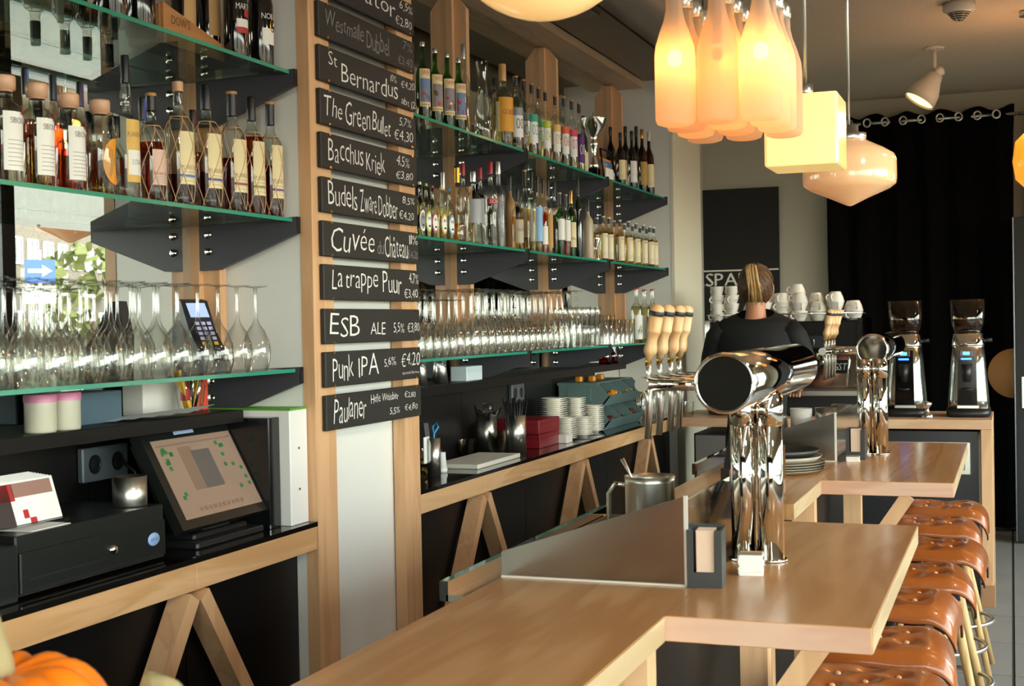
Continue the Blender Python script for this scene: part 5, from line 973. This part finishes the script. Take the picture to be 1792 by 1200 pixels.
def grinder(x,lab):
    t=thing('coffee_grinder',lab,'coffee grinder',(x,8.02,1.0275)); 
    def rr_(w,d,z,k=.3):  # rounded rect ring
        out=[]
        for i in range(24):
            a=2*PI*i/24; c,s=math.cos(a),math.sin(a); e=.45; out.append((w*math.copysign(abs(c)**e,c),d*math.copysign(abs(s)**e,s),z))
        return out
    def loft(rings):
        mb=MB(); v=sum(rings,[]); f=[(j*24+i,j*24+(i+1)%24,(j+1)*24+(i+1)%24,(j+1)*24+i) for j in range(len(rings)-1) for i in range(24)]
        f.append(tuple(range(23,-1,-1))); f.append(tuple((len(rings)-1)*24+i for i in range(24))); return mb.add(v,f,0,True)
    part('base',loft([rr_(.115,.14,0),rr_(.122,.145,.02),rr_(.118,.14,.045)]),blackpl,t)
    part('body',loft([rr_(.112,.12,.045),rr_(.11,.115,.1),rr_(.095,.10,.3),rr_(.085,.09,.40)]),mat('grinder_steel','b8c0bb',.22,metal=1),t)
    part('collar',loft([rr_(.088,.09,.40),rr_(.088,.09,.41),rr_(.08,.082,.47),rr_(.07,.07,.475)]),chrome,t)
    part('dark_front',MB().prism([(-.058,.07),(.05,.07),(.045,.38),(-.05,.38)],-.125,-.085),blackgl,t)
    part('display',MB().bbox(-.04,.028,-.132,-.125,.345,.378,.002),mat('display_frame','5a4a44',.3,metal=.6),t)
    part('display_screen',MB().box(-.024,.012,-.1335,-.132,.353,.370),mat('blue_screen','2f7fe0',.2,emis='3f9cff',estr=2.2),t)
    part('work_light',MB().bbox(-.035,.022,-.131,-.125,.325,.335,.002),mat('blue_light','1b4fe0',.2,emis='2f6cff',estr=2.5),t)
    part('spout',MB().cyl(.02,.2,.3,14,-.005,-.14,r2=.03),blackpl,t); part('fork',MB().tube([(-.03,-.13,.16),(-.03,-.17,.16),(.02,-.17,.16),(.02,-.13,.16)],.005,6),blackpl,t)
    part('plate',MB().bbox(-.06,.06,-.135,-.1,.05,.068,.003),steel,t); part('knob',MB().bbox(.06,.105,-.14,-.11,.05,.075,.004),chrome,t)
    part('lever',MB().tube([(.07,-.02,.43),(.13,-.03,.435)],[.008,.012],8),blackpl,t)
    part('hopper',loft([rr_(.073,.073,.475),rr_(.088,.088,.53),rr_(.097,.097,.665)]),glass('smoked_hopper','cfb49c','5a4234',.08,.04,2,.4),t)
    part('beans',loft([rr_(.068,.068,.478),rr_(.08,.08,.53),rr_(.082,.082,.555)]),mat('coffee_beans','2a160c',.5,bump=1,bscale=90),t)
grinder(-.575,'left one of two coffee grinders with smoked hopper, beside the farther beer tower'); grinder(-.235,'right one of two coffee grinders with smoked hopper, at the counter end')
solo('coffee_tamper',MB().lathe([(0,0),(.034,0),(.034,.02),(.012,.035),(.012,.06),(.026,.075),(.028,.09),(0,.1)],24).move((-.45,7.78,1.0275)).box(-.5,-.42,7.75,7.83,1.0275,1.034),chrome,'steel coffee tamper between the two grinders','tamper',loc=(-.45,7.78,1.0275))
for q,(x,l) in enumerate(((-1.82,'glass beside the socket end of the far counter'),)): solo('glass_beaker',MB().lathe([(0,0),(.03,0),(.034,.09)],20).move((x,7.8,1.0275)),wineglass,l,'glass',loc=(x,7.8,1.0275))
# ---------------- wall behind: sign, curtain, disc, door ----------------
t=thing('wall_sign','tall black sign with white line and large white capitals on the back wall','sign',(-2.1,YB-.02,1.2))
part('sign_panel',MB().bbox(-2.7+.3,-1.714,YB-.03,YB-.001,.9,2.65,.002),mat('sign_black','080808',.6),t,True)
mb=MB(); mb.box(-2.4,-1.72,YB-.032,YB-.030,1.992,2.004); [textmb(mb,'ASPAR',lambda u,v,e=e:(u+e,YB-.032-e*.02,v+e*.6),(-2.42,-1.96,1.875,1.975)) for e in (0,.006)]; part('sign_lettering',mb,mat('sign_white','e6e2d8',.6),t,True)
t=thing('black_curtain','floor-length black curtain on steel rings across the back of the room','curtain',(-.6,10.4,0))
v=[];f=[];n=220
for i in range(n+1):
    x=-1.31+1.34*i/n
    for j,z in enumerate((0.03,1.0,2.0,2.9,3.13)):
        amp=.035 if j<4 else .03; v.append((x+.01*math.sin(j*2+x*5),10.42+amp*math.sin(x*26)+.012*math.sin(x*61+j),z+(.02*math.sin(x*26+1) if j==4 else 0)))
for i in range(n):
    for j in range(4): f.append((i*5+j,(i+1)*5+j,(i+1)*5+j+1,i*5+j+1))
curt=mat('curtain_velvet','050405',.9,spec=.1); part('curtain_cloth',MB().add(v,f,0,True),curt,t,True)
part('curtain_rod',MB().tube([(-1.5,10.42,3.075),(.05,10.42,3.075)],.012,10),steel,t,True)
for k in range(10):
    x=-1.27+k*.1208*1.09
    mb=MB().tube([(x,10.385+.03*math.cos(a*PI/8)*.2,3.075+.0)for a in (0,1)],.01,4) if 0 else MB()
    mb.tube([(x+.026*math.cos(a*PI/8),10.378,3.075+.03*math.sin(a*PI/8)) for a in range(16)],.007,6,closed=True); part('eyelet',mb,steel,t,True)
t=thing('black_curtain','second black curtain further right, hanging behind the dark door','curtain',(1.2,10.45,0)); part('curtain_cloth',MB().add([(a+1.42,b,c) for a,b,c in v],f,0,True),curt,t,True); part('curtain_rod',MB().tube([(.06,10.42,3.075),(1.6,10.42,3.075)],.012,10),steel,t,True)
mb=MB().lathe([(0,.0),(.178,0),(.18,.004),(.18,.02),(0,.02)],48); mb.v=[(.012+a,10.33-c,1.175+b) for a,b,c in mb.v]
solo('wooden_disc',mb,mat('cork_disc','c9965c',.6,var=.08,vscale=20),'round tan wooden disc against the black curtain beside the dark door','disc',loc=(.012,10.33,1.175))
d=thing('door_1',None,None,(.5,9.9,0),kind='structure'); part('door_leaf',MB().bbox(.022,.92,9.88,9.92,.02,2.28,.004),mat('door_black','0b0c0d',.6),d,True); part('door_edge',MB().box(.014,.022,9.88,9.92,.02,2.28),mat('door_edge_grey','6c7178',.25,metal=.5),d,True); part('door_plate',MB().bbox(.06,.1,9.872,9.88,.95,1.17,.003),steel,d,True)
# ---------------- lights ----------------
def glowmat(name,col,em,strg,tw=.3):
    m=mat(name,col,.15,emis=em,estr=strg,coat=.6); return m
def rod(mb,x,y,z0): mb.tube([(x,y,z0),(x,y,ZC)],.0055,8); mb.cyl(.05,ZC-.03,ZC-.001,20,x,y); return mb
t=thing('globe_pendant','large opal globe pendant, only its underside in view at the top edge','lamp',(-.673,1.95,2.07)); mb=MB().lathe([(.158*math.sin(PI*k/24),-.158*math.cos(PI*k/24)) for k in range(23)],40); part('globe_shade',mb,glowmat('opal_globe','f2d9a8','ffc170',.34),t,loc=(0,0,.16)); part('rod',rod(MB().cyl(.05,2.375,2.41,20,-.673,1.95),-.673,1.95,2.4),steel,t,True)
cx,cy=-.60,3.05
t=thing('bottle_chandelier','cluster pendant of twelve frosted milk bottles with bulbs glowing inside','lamp',(cx,cy,2.035))
fm_,tt,N,L=new_mat('frosted_peach_glass'); N.remove(N['Principled BSDF'])
tl=N.new('ShaderNodeBsdfTranslucent'); tl.inputs[0].default_value=(1,.82,.62,1); df=N.new('ShaderNodeBsdfDiffuse'); df.inputs[0].default_value=(.82,.68,.56,1); tp_=N.new('ShaderNodeBsdfTransparent'); tp_.inputs[0].default_value=(1,.85,.62,1)
rf=N.new('ShaderNodeBsdfRefraction'); rf.inputs['Roughness'].default_value=.6; rf.inputs['IOR'].default_value=1.01; rf.inputs[0].default_value=(1,.8,.5,1)
m1=N.new('ShaderNodeMixShader'); m1.inputs[0].default_value=.35; L.new(tl.outputs[0],m1.inputs[1]); L.new(df.outputs[0],m1.inputs[2])
m2=N.new('ShaderNodeMixShader'); m2.inputs[0].default_value=.30; L.new(m1.outputs[0],m2.inputs[1]); L.new(tp_.outputs[0],m2.inputs[2])
em=N.new('ShaderNodeEmission'); em.inputs[0].default_value=(1,.5,.22,1); em.inputs[1].default_value=.045; a_=N.new('ShaderNodeAddShader'); L.new(m2.outputs[0],a_.inputs[0]); L.new(em.outputs[0],a_.inputs[1]); L.new(a_.outputs[0],N['Material Output'].inputs[0])
bprof=[(0,.004),(.03,0),(.041,.004),(.045,.014),(.045,.155),(.043,.175),(.034,.205),(.024,.232),(.019,.255),(.018,.29)]
bme=MB().lathe(bprof,32).mesh('milk_bottle',fm_,fix=False)
capme=MB().lathe([(.0185,.28),(.021,.282),(.021,.305),(.012,.32),(.0,.322)],20).mesh('cap',steel); bulb=MB().lathe([(.017*math.sin(PI*k/12),-.02*math.cos(PI*k/12)) for k in range(13)],16).mesh('bulb',mat('bulb_hot','fff2d0',.3,emis='ffb858',estr=7)); bulb0=MB().lathe([(.012*math.sin(PI*k/12),-.014*math.cos(PI*k/12)) for k in range(13)],14).mesh('bulb',mat('bulb_off','8a7a6c',.3))
sock=MB().cyl(.011,.175,.28,12).mesh('socket',blackpl); cordm=MB().tube([(0,0,.32),(0,0,.62)],.002,6).mesh('cord',blackpl)
lit={(0,0),(2,0),(2,2),(0,2),(1,1),(2,1)}
for i in range(3):
    for j in range(4):
        x=-.694+.0955*i-cx; y=2.9+.1*j-cy; b=link('milk_bottle',bme,t,(x,y,0)); link('cap',capme,b); link('socket',sock,b); link('bulb',bulb if (i,j) in lit else bulb0,b,(0,0,.15)); link('cord',cordm,t,(x,y,0))
        if (i,j) in lit:
            l=bpy.data.lights.new('bulb_light','POINT'); l.energy=.11; l.color=(1,.66,.26); l.shadow_soft_size=.02; link('bulb_light',l,b,(0,0,.135))
part('ceiling_plate',MB().bbox(-.16,.16,-.22,.22,.62,.64,.005).tube([(0,0,.64),(0,0,ZC-2.035)],.006,8),steel,t)
for nmn,Ls in (('lamp_light',((-.673,1.95,2.03,6),(-.532,3.75,1.98,5),(-.55,5.0,1.98,5),(-.673,1.95,2.6,3),(-.53,3.75,2.5,3),(-.55,5,2.5,3))),):
    pass
t=thing('cube_pendant','square opal glass pendant glowing cream yellow behind the milk bottles','lamp',(-.532,3.77,2.02)); part('cube_shade',MB().bbox(-.1,.1,-.1,.1,0,.195,.008),glowmat('opal_cube','f5e2a8','ffcf78',.42),t); part('rod',rod(MB().cyl(.022,2.215,2.255,16,-.532,3.77).cyl(.045,2.215,2.225,20,-.532,3.77),-.532,3.77,2.25),steel,t,True)
t=thing('drum_pendant','wide schoolhouse opal pendant with a pointed base behind the cube lamp','lamp',(-.55,5.0,2.01)); part('drum_shade',MB().lathe([(0,.0),(.01,.002),(.07,.03),(.145,.062),(.165,.078),(.168,.095),(.168,.165),(.16,.185),(.12,.21),(.07,.235),(.055,.243),(.055,.255)],48),glowmat('opal_drum','ecc79a','ffb070',.17),t)
part('gallery',MB().lathe([(.06,.24),(.062,.243),(.062,.265),(.034,.268),(.034,.295),(0,.297)],28),steel,t); part('rod',rod(MB(),-.55,5.0,2.3),steel,t,True)
for x,y,l,s in ((.11,7.9,'amber glass pendant cut by the right edge of the photo',1),(.62,6.4,'amber glass pendant right of the bar, out of the frame',1)):
    t=thing('amber_pendant',l,'lamp',(x,y,2.3)); part('amber_shade',MB().lathe([(.03,.0),(.08,.05),(.095,.15),(.08,.26),(.03,.31)],28),glowmat('amber_shade','e08a2c','ff8c20',.6),t); part('rod',rod(MB(),x,y,2.6),steel,t,True)
for x,y,e in ((.1,7.9,4.5),(.62,6.4,3)):
    l=bpy.data.lights.new('amber_light','POINT'); l.energy=e; l.color=(1,.5,.2); l.shadow_soft_size=.08; link('amber_light',l,None,(x,y,2.72))
# spotlight and smoke detector
t=thing('ceiling_spotlight','white conical ceiling spotlight, lit and aimed down left','spotlight',(-.43,8.7,ZC)); wp=mat('white_lamp_paint','d8d2c8',.4)
part('mount',MB().cyl(.06,-.018,-.001,24),wp,t); part('stem',MB().tube([(0,0,-.015),(0,0,-.19)],.013,10),wp,t); part('knuckle',MB().tube([(.0,-.02,-.17),(.045,.0,-.15)],.03,12),wp,t)
M=Matrix.Translation((0.01,0,-.17))@Matrix.Rotation(math.radians(32),4,'Y')@Matrix.Rotation(math.radians(-10),4,'X')
part('lamp_shade',MB().lathe([(0,0),(.045,-.002),(.055,-.04),(.09,-.12),(.10,-.20),(.094,-.2),(.085,-.12),(.04,-.03)],30).move(M=M),wp,t); part('lamp_glass',MB().lathe([(0,-.185),(.09,-.188)],28).move(M=M),mat('spot_glass','ffe9a8',.3,emis='ffd070',estr=2.2),t)
spot0=t
for k,(x,y) in enumerate(((.95,-.9),(.95,1.2),(.95,3.3),(.95,5.4))):  # copies of the visible spotlight, added out of view to brighten shelves and room
    q=dup(spot0,(x,y,ZC),None,'added white fill spotlight out of frame, %s of the row aimed at the shelves'%['first','second','third','fourth'][k],'added fill spotlights aimed at the shelves')
    l=bpy.data.lights.new('fill_spot_light','SPOT'); l.energy=22; l.spot_size=math.radians(105); l.spot_blend=.8; l.shadow_soft_size=.12; l.color=(1,.95,.88)
    o=link('fill_spot_light',l,None,(x-.1,y,ZC-.42)); o.rotation_euler=(Vector((-2.2,y+.9,1.5))-Vector((x,y,ZC-.4))).to_track_quat('-Z','Y').to_euler()
q=dup(spot0,(1.3,7.2,ZC),None,'added white fill spotlight out of frame, brightening the wall above the street windows')  # one more fill lamp added out of view to lighten the window header
l=bpy.data.lights.new('fill_spot_light','SPOT'); l.energy=35; l.spot_size=math.radians(120); l.spot_blend=.8; l.shadow_soft_size=.12; l.color=(1,.94,.85)
o=link('fill_spot_light',l,None,(1.25,7.2,ZC-.42)); o.rotation_euler=Vector((1.1,.9,.0)).to_track_quat('-Z','Y').to_euler()
t=thing('smoke_detector','round white smoke detector with dark vents on the ceiling','smoke detector',(-.243,7.54,ZC)); part('body',MB().lathe([(0,-.001),(.085,-.001),(.085,-.04),(.06,-.055)],30),wp,t); part('vent',MB().lathe([(.058,-.055),(.03,-.09),(0,-.1)],30),mat('vent_dark','3a352e',.6),t)
mb=MB()
for k in range(4): z=-.062-.01*k; q=.056-.0085*k; mb.tube([(q*math.cos(2*PI*i/20),q*math.sin(2*PI*i/20),z) for i in range(20)],.0022,5,closed=True)
for k in range(6): a=k*PI/3; mb.tube([(.058*math.cos(a),.058*math.sin(a),-.056),(.02*math.cos(a),.02*math.sin(a),-.1)],.002,5)
part('cage',mb,wp,t)
solo('ceiling_cable',MB().tube([(-.62,5.9,ZC-.003),(-.55,5.95,ZC-.05),(-.45,6.0,ZC-.07),(-.36,6.1,ZC-.04),(-.35,6.2,ZC-.003)],.005,8),wp,'loose pale cable looping down from the ceiling','cable')
# ---------------- barista ----------------
wx,wy=-1.285,7.12
t=thing('person','woman seen from behind with blond ponytail and black top working at the espresso machine','person',(wx,wy,0))
skin=mat('skin','c98a68',.5); 
def skinned(name,joints,edges,m,parent,sub=2):
    me=bpy.data.meshes.new(name); me.from_pydata([j[:3] for j in joints],edges,[]); me.materials.append(m); o=link(name,me,parent)
    md=o.modifiers.new('skin','SKIN'); md.use_smooth_shade=True; sl=me.skin_vertices[0].data if me.skin_vertices else None
    if sl is None:
        bm=bmesh.new(); bm.from_mesh(me); bm.verts.layers.skin.verify(); bm.to_mesh(me); bm.free(); sl=me.skin_vertices[0].data
    for i,j in enumerate(joints): sl[i].radius=(j[3],j[4] if len(j)>4 else j[3]); sl[i].use_root=(i==0)
    s=o.modifiers.new('sub','SUBSURF'); s.levels=sub; s.render_levels=sub; return o
J=[(0,0,1.0,.14,.1),(0,.0,1.2,.12,.09),(0,.01,1.42,.15,.09),(0,.0,1.58,.07,.06),(0,.0,1.66,.052,.055),(0,.02,1.76,.07,.085),(0,.02,1.84,.068,.08),
 (-.17,.0,1.54,.055),(-.245,.03,1.36,.042),(-.16,.25,1.30,.034),(-.1,.38,1.32,.024,.02),
 (.17,.0,1.54,.055),(.25,.05,1.33,.042),(.17,.3,1.22,.034),(.13,.42,1.2,.024,.02),
 (-.09,0,.9,.09),(-.1,.02,.5,.06),(-.1,-.02,.1,.042),(-.1,.12,.04,.035),(.09,0,.9,.09),(.1,.02,.5,.06),(.1,-.02,.1,.042),(.1,.12,.04,.035)]
E_=[(0,1),(1,2),(2,3),(3,4),(4,5),(5,6),(2,7),(7,8),(8,9),(9,10),(2,11),(11,12),(12,13),(13,14),(0,15),(15,16),(16,17),(17,18),(0,19),(19,20),(20,21),(21,22)]
skinned('body',J,E_,skin,t)
for hx,hy,hz,sg in ((-.1,.38,1.32,1),(.13,.42,1.2,-1)):
    for k in range(4): 
        x=hx+(k-1.5)*.018; L_=[.055,.065,.06,.045][k]
        skinned('finger',[(x,hy+.01,hz,.009),(x,hy+.01+L_*.5,hz-.004,.008),(x,hy+.01+L_*.8,hz-.025,.007),(x,hy+L_*.85,hz-.045,.006)],[(0,1),(1,2),(2,3)],skin,t,1)
    skinned('thumb',[(hx+sg*.02,hy-.02,hz,.01),(hx+sg*.045,hy+.015,hz-.01,.009),(hx+sg*.045,hy+.04,hz-.025,.007)],[(0,1),(1,2)],skin,t,1)
def eloft(rings,n=32,cap=True):
    mb=MB(); v=[];f=[]
    for (x,y,z,a,b,tz) in rings:
        for i in range(n): q=2*PI*i/n; v.append((x+a*math.cos(q),y+b*math.sin(q),z+tz*math.sin(q)))
    K=len(rings)
    for j in range(K-1):
        for i in range(n): f.append((j*n+i,j*n+(i+1)%n,(j+1)*n+(i+1)%n,(j+1)*n+i))
    if cap: f.append(tuple(range(n-1,-1,-1)))
    return mb.add(v,f,0,True)
shirt=mat('black_jersey','0b0a0b',.8,bump=.2,bscale=120)
o=part('shirt',eloft([(0,0,.96,.17,.12,0),(0,0,1.1,.155,.115,0),(0,0,1.22,.165,.115,0),(0,0,1.36,.192,.122,0),(0,0,1.46,.215,.122,0),(0,0,1.53,.228,.112,0),(0,0,1.575,.218,.095,.0),(0,0,1.605,.18,.085,.01),(0,0.0,1.625,.12,.078,.028),(0,0.0,1.632,.098,.072,.03)]),shirt,t)
for sg in (-1,1):
    pts=[(sg*.16,0,1.545),(sg*.21,.005,1.50),(sg*.245,.03,1.40),(sg*.262,.05,1.30 if sg>0 else 1.34)]; part('sleeve',MB().tube(pts,[.075,.068,.06,.055],18),shirt,t)
trou=mat('dark_green_trousers','23302c',.8)
part('trousers',eloft([(0,0,.84,.175,.13,0),(0,0,.98,.172,.122,0)],cap=True),trou,t)
for sg in (-1,1): part('trouser_leg',MB().tube([(sg*.085,0,.9),(sg*.1,.02,.5),(sg*.1,-.02,.08)],[.1,.075,.06],18),trou,t); part('shoe',MB().bbox(sg*.1-.045,sg*.1+.045,-.08,.18,0,.07,.02),black,t)
hair1=mat('brown_blond_hair','6b4a2c',.45,bump=1.0,bscale=45,var=.4,vscale=30)
mb=MB(); v=[];f=[]; n=32;m=18
for j in range(m+1):
    ph=PI*j/m*.86
    for i in range(n):
        a=2*PI*i/n; rx=.092;ry=.105;rz=.118; x=rx*math.sin(ph)*math.cos(a); y=ry*math.sin(ph)*math.sin(a); z=rz*math.cos(ph); 
        if y>.03: z=max(z,.0+.02); 
        k=1+.012*math.sin(a*22+ph*3); v.append((x*k,.015+y*k,1.785+z))
for j in range(m):
    for i in range(n): f.append((j*n+i,j*n+(i+1)%n,(j+1)*n+(i+1)%n,(j+1)*n+i))
part('hair',mb.add(v,f,0,True),hair1,t)
mb=MB(); r=random.Random(21)
for k in range(150):
    a=r.uniform(-PI*1.08,.08*PI) if k<120 else r.uniform(0,2*PI); ph=r.uniform(.62,.8)*PI if math.sin(a)<.2 else .45*PI
    p0=Vector((math.sin(ph)*math.cos(a),math.sin(ph)*math.sin(a),math.cos(ph))); p1=Vector((r.uniform(-.1,.1),-.62,.74)); pts=[]
    for q in range(7):
        d=p0.lerp(p1,q/6).normalized(); pts.append((.0945*d.x,.015+.1075*d.y,1.785+.1205*d.z))
    mb.tube(pts,[.002,.004,.0045,.0045,.0045,.004,.003],4)
part('hair_strand',mb,mat('combed_hair','5c4028',.4,bump=.6,bscale=60,var=.45,vscale=40),t)
hair2=mat('blond_ponytail','c9a268',.4,bump=.8,bscale=60,var=.35,vscale=40); r=random.Random(8); mb=MB()
for k in range(60):
    a=r.uniform(-1,1); b=r.uniform(0,1); L_=r.uniform(.09,.2)
    mb.tube([(.012*a,-.06,1.87+.01*b),(.026*a,-.10-.02*b,1.893-.01*abs(a)),(.03*a+.006,-.128-.02*b,1.86),(.032*a+.014,-.13-.02*b,1.80),(.034*a+.022+r.uniform(-.014,.014),-.115-.01*b,1.87-L_)],[.004,.006,.0055,.0045,.001],5)
part('ponytail',mb,hair2,t); part('hair_tie',MB().tube([(.02*math.cos(q*PI/6),-.085,1.872+.02*math.sin(q*PI/6)) for q in range(12)],.006,6,closed=True),black,t)
for sg in (-1,1): part('ear',MB().lathe([(.0,-.03),(.012,-.02),(.015,0),(.011,.02),(0,.028)],12,sx=.6,sy=1).move((sg*.088,.03,1.765)),skin,t)
part('nose',MB().lathe([(.0,.02),(.01,-.01),(.012,-.02),(0,-.026)],10).move((0,.105,1.76)),skin,t)
for sg in (-1,1): part('eye',MB().lathe([(.009*math.sin(PI*q/6),.009*math.cos(PI*q/6)) for q in range(7)],10).move((sg*.03,.094,1.785)),cm('white'),t)
part('mouth',MB().tube([(-.022,.1,1.722),(0,.106,1.72),(.022,.1,1.722)],.005,6),mat('lips','a4504a',.5),t)
# ---------------- pumpkins in the foreground ----------------
def gourd(x,y,z,R,H,ribs,m,stem,sm_,name,label,lean):
    t=thing(name,label,'pumpkin',(x,y,z)); v=[];f=[];n=ribs*10;mm=26
    for j in range(mm+1):
        ph=PI*j/mm
        for i in range(n):
            a=2*PI*i/n; rib=abs(math.sin(a*ribs/2)); k=R*(.80+.2*rib**.7); dz=-.028*math.exp(-(math.sin(ph)/.42)**2)*(1 if ph<PI/2 else -.8)
            rr_=max(0,math.sin(ph))**.78; v.append((k*rr_*math.cos(a),k*rr_*math.sin(a),H/2+(H/2)*math.cos(ph)*(.92+.08*rib)+dz))
    for j in range(mm):
        for i in range(n): f.append((j*n+i,(j+1)*n+i,(j+1)*n+(i+1)%n,j*n+(i+1)%n))
    part('flesh',MB().add(v,f,0,True),m,t); part('stem',MB().tube(stem,sm_,12),mat('pumpkin_stem','98895f',.7,bump=.6,bscale=70,var=.2,vscale=30),t)
gourd(-.935,1.03,1.08,.118,.215,11,mat('pumpkin_orange','e87410',.3,coat=.3,var=.12,vscale=10,bump=.1),[(0,0,.17),(.0,.0,.2),(-.008,-.003,.24),(-.022,-.008,.28),(-.045,-.017,.315)],[.021,.0165,.0135,.0125,.013],'pumpkin','small ribbed orange pumpkin with a tall pale stem in the lower left corner',0)
gourd(-.745,1.11,1.08,.055,.12,8,mat('gourd_cream','d8c49a',.5,var=.1),[(0,0,.1),(-.015,0,.14),(-.036,-.008,.166),(-.062,-.018,.176)],[.012,.009,.009,.011],'gourd','small cream gourd, only its stem tip showing at the bottom edge beside the pumpkin',0)
# ---------------- street outside ----------------
struct('trim_9',MB().box(2.5,60,-40,90,-.12,-.05).box(-20,2.5,-40,-2.6,-.12,-.05),mat('paving','6f6a62',.9))
fc=Vector((36.8,48.5,0)); fd=Vector((.33,.944,0)).normalized(); fn=Vector((-fd.y,fd.x,0))
brick,tt,N,L=new_mat('grey_brown_brick'); b=N['Principled BSDF']; br=N.new('ShaderNodeTexBrick'); tc=N.new('ShaderNodeTexCoord'); mp=N.new('ShaderNodeMapping'); mp.inputs['Rotation'].default_value=(PI/2,0,0); L.new(tc.outputs['Object'],mp.inputs[0]); L.new(mp.outputs[0],br.inputs[0])
br.inputs['Scale'].default_value=2.4; br.inputs['Color1'].default_value=lin('5d5347'); br.inputs['Color2'].default_value=lin('51463b'); br.inputs['Mortar'].default_value=lin('6e6558'); br.inputs['Mortar Size'].default_value=.02; L.new(br.outputs[0],b.inputs['Base Color']); b.inputs['Roughness'].default_value=.9
ang=math.atan2(fd.y,fd.x)
t=thing('apartment_building','grey-brown brick apartment block across the street, seen in the left mirror','building',tuple(fc),ang)
wl=MB(); part('wall',MB().box(-30,30,-8,0,0,14),brick,t)
wf=MB().box(-.62,-.54,-.0,.06,0,1.2).box(.54,.62,0,.06,0,1.2).box(-.62,.62,0,.06,0,.08).box(-.62,.62,0,.06,1.12,1.2).box(-.04,.04,0,.06,0,1.2).mesh('window_frame',mat('white_frame','a9a8a2',.5)); wp_=MB().box(-.54,.54,0,.03,.08,1.12).mesh('pane',mat('dark_pane','2c3a38',.1,spec=.8))
for i in range(-9,10):
    for z in (1.4,4.65,7.9,11):
        f_=link('window_frame',wf,t,(i*1.85,.01,z)); link('pane',wp_,f_)
rl=MB().box(-.9,.9,.9,.94,.95,1.0).box(-.9,.9,0,.95,-.05,.08)
for k in range(19): rl.box(-.9+k*.1,-.87+k*.1,.9,.94,0,.95)
rlm=rl.mesh('balcony',mat('pale_railing','8d8b82',.5))
for i in (-6,-4,-2,0,2,4): link('balcony',rlm,t,(i*1.85+.9,.01,3.35))
def fp_(px_off,dist,z): return Vector((-4.6+0,0,z))
# street sign (mirror shows it reversed)
u=Vector((.65,.76,0)); sx_=-4.6-(-18.9); 
sg_=thing('street_sign','blue one-way street sign with white arrow above a white cycle plate','sign',(14.0,22.0,0),math.radians(-50))
part('sign_pole',MB().cyl(.035,0,3.3,12),steel,sg_); part('blue_plate',MB().bbox(-.3,.3,-.045,-.035,2.62,3.1,.004),mat('traffic_blue','153f80',.4,emis=None),sg_)
part('arrow',MB().prism([(.24,2.83),(-.04,2.83),(-.04,2.75),(-.24,2.87),(-.04,2.99),(-.04,2.91),(.24,2.91)],-.052,-.046),mat('traffic_white','a8a8a4',.4),sg_)
part('white_plate',MB().bbox(-.3,.3,-.045,-.035,2.2,2.56,.004),MATS['traffic_white'],sg_)
mb=MB(); textmb(mb,'BEHALVE',lambda a,b:(a,-.048,b),(-.25,.25,2.46,2.53)); mb.tube([(-.1+.06*math.cos(q*PI/6),-.048,2.3+.06*math.sin(q*PI/6)) for q in range(12)],.006,4,closed=True); mb.tube([(.1+.06*math.cos(q*PI/6),-.048,2.3+.06*math.sin(q*PI/6)) for q in range(12)],.006,4,closed=True); mb.tube([(-.1,-.048,2.3),(0,-.048,2.3),(.06,-.048,2.39),(-.05,-.048,2.39),(0,-.048,2.3)],.006,4); part('plate_lettering',mb,cm('black'),sg_)
leafm=mat('hedge_leaf','55592a',.8,var=.4,vscale=3); autm=mat('autumn_leaf','8a5a2a',.8,var=.3,vscale=3)
def blob(x,y,z,R,m,seed,n=260,sq=1.0):
    r=random.Random(seed); mb=MB()
    for k in range(n):
        a=r.uniform(0,2*PI);ph=math.acos(r.uniform(-1,1));q=R*r.uniform(.75,1.02); p=Vector((q*math.sin(ph)*math.cos(a),q*math.sin(ph)*math.sin(a),q*math.cos(ph)*sq)); s=R*.13
        d1=Vector((r.uniform(-1,1),r.uniform(-1,1),r.uniform(-1,1))).normalized()*s; d2=Vector((r.uniform(-1,1),r.uniform(-1,1),r.uniform(-1,1))).normalized()*s; o=Vector((0,0,z))
        mb.quad(p-d1+o,p+d2+o,p+d1+o,p-d2+o)
    return mb
for k,(x,y,R,m,l) in enumerate(((21,24,1.1,autm,'orange-leaved street tree across the road'),(28,32,.8,leafm,'green street tree in front of the brick block'),(30,44,2.2,leafm,'far green tree near the end of the brick block'))):
    g=thing('street_tree',l,'tree',(x,y,-.05)); part('trunk',MB().tube([(0,0,0),(0,0,1.2+R*.4)],.09,8),mat('bark','4c3c2c',.9),g); c=part('crown',blob(0,0,1.1+R,R,m,k),m,g); c['kind']='stuff'
for k,(x,y) in enumerate(((9.5,10.5),(10.8,12.4),(12.2,14.3),(13.6,16.2))):
    h_=solo('hedge',blob(0,0,0,.9,leafm,50+k,320,.6).move((x,y,.5)),leafm,'clipped hedge segment %s from the near end along the pavement'%['first','second','third','fourth'][k],'hedge','hedge along the street',loc=(x,y,0))
t=thing('parked_car','dark parked car on the street outside, glimpsed in the mirror','car',(8.5,6.8,0),math.radians(70)); part('car_body',MB().prism([(-2.1,.3),(2.1,.3),(2.1,.75),(1.3,.85),(.7,1.35),(-1.2,1.38),(-1.9,.9),(-2.15,.85)],-.8,.8),mat('car_paint','3a3f44',.25,coat=.8),t)
part('car_windows',MB().prism([(1.15,.88),(.66,1.3),(-1.15,1.33),(-1.7,.9)],-.81,.81),blackgl,t)
for x in (-1.3,1.3):
    for y in (-.75,.75): mb=MB().cyl(.33,-.1,.1,20); mb.v=[(x+a,y+c,.28+b) for a,b,c in mb.v]; part('wheel',mb,blackpl,t)
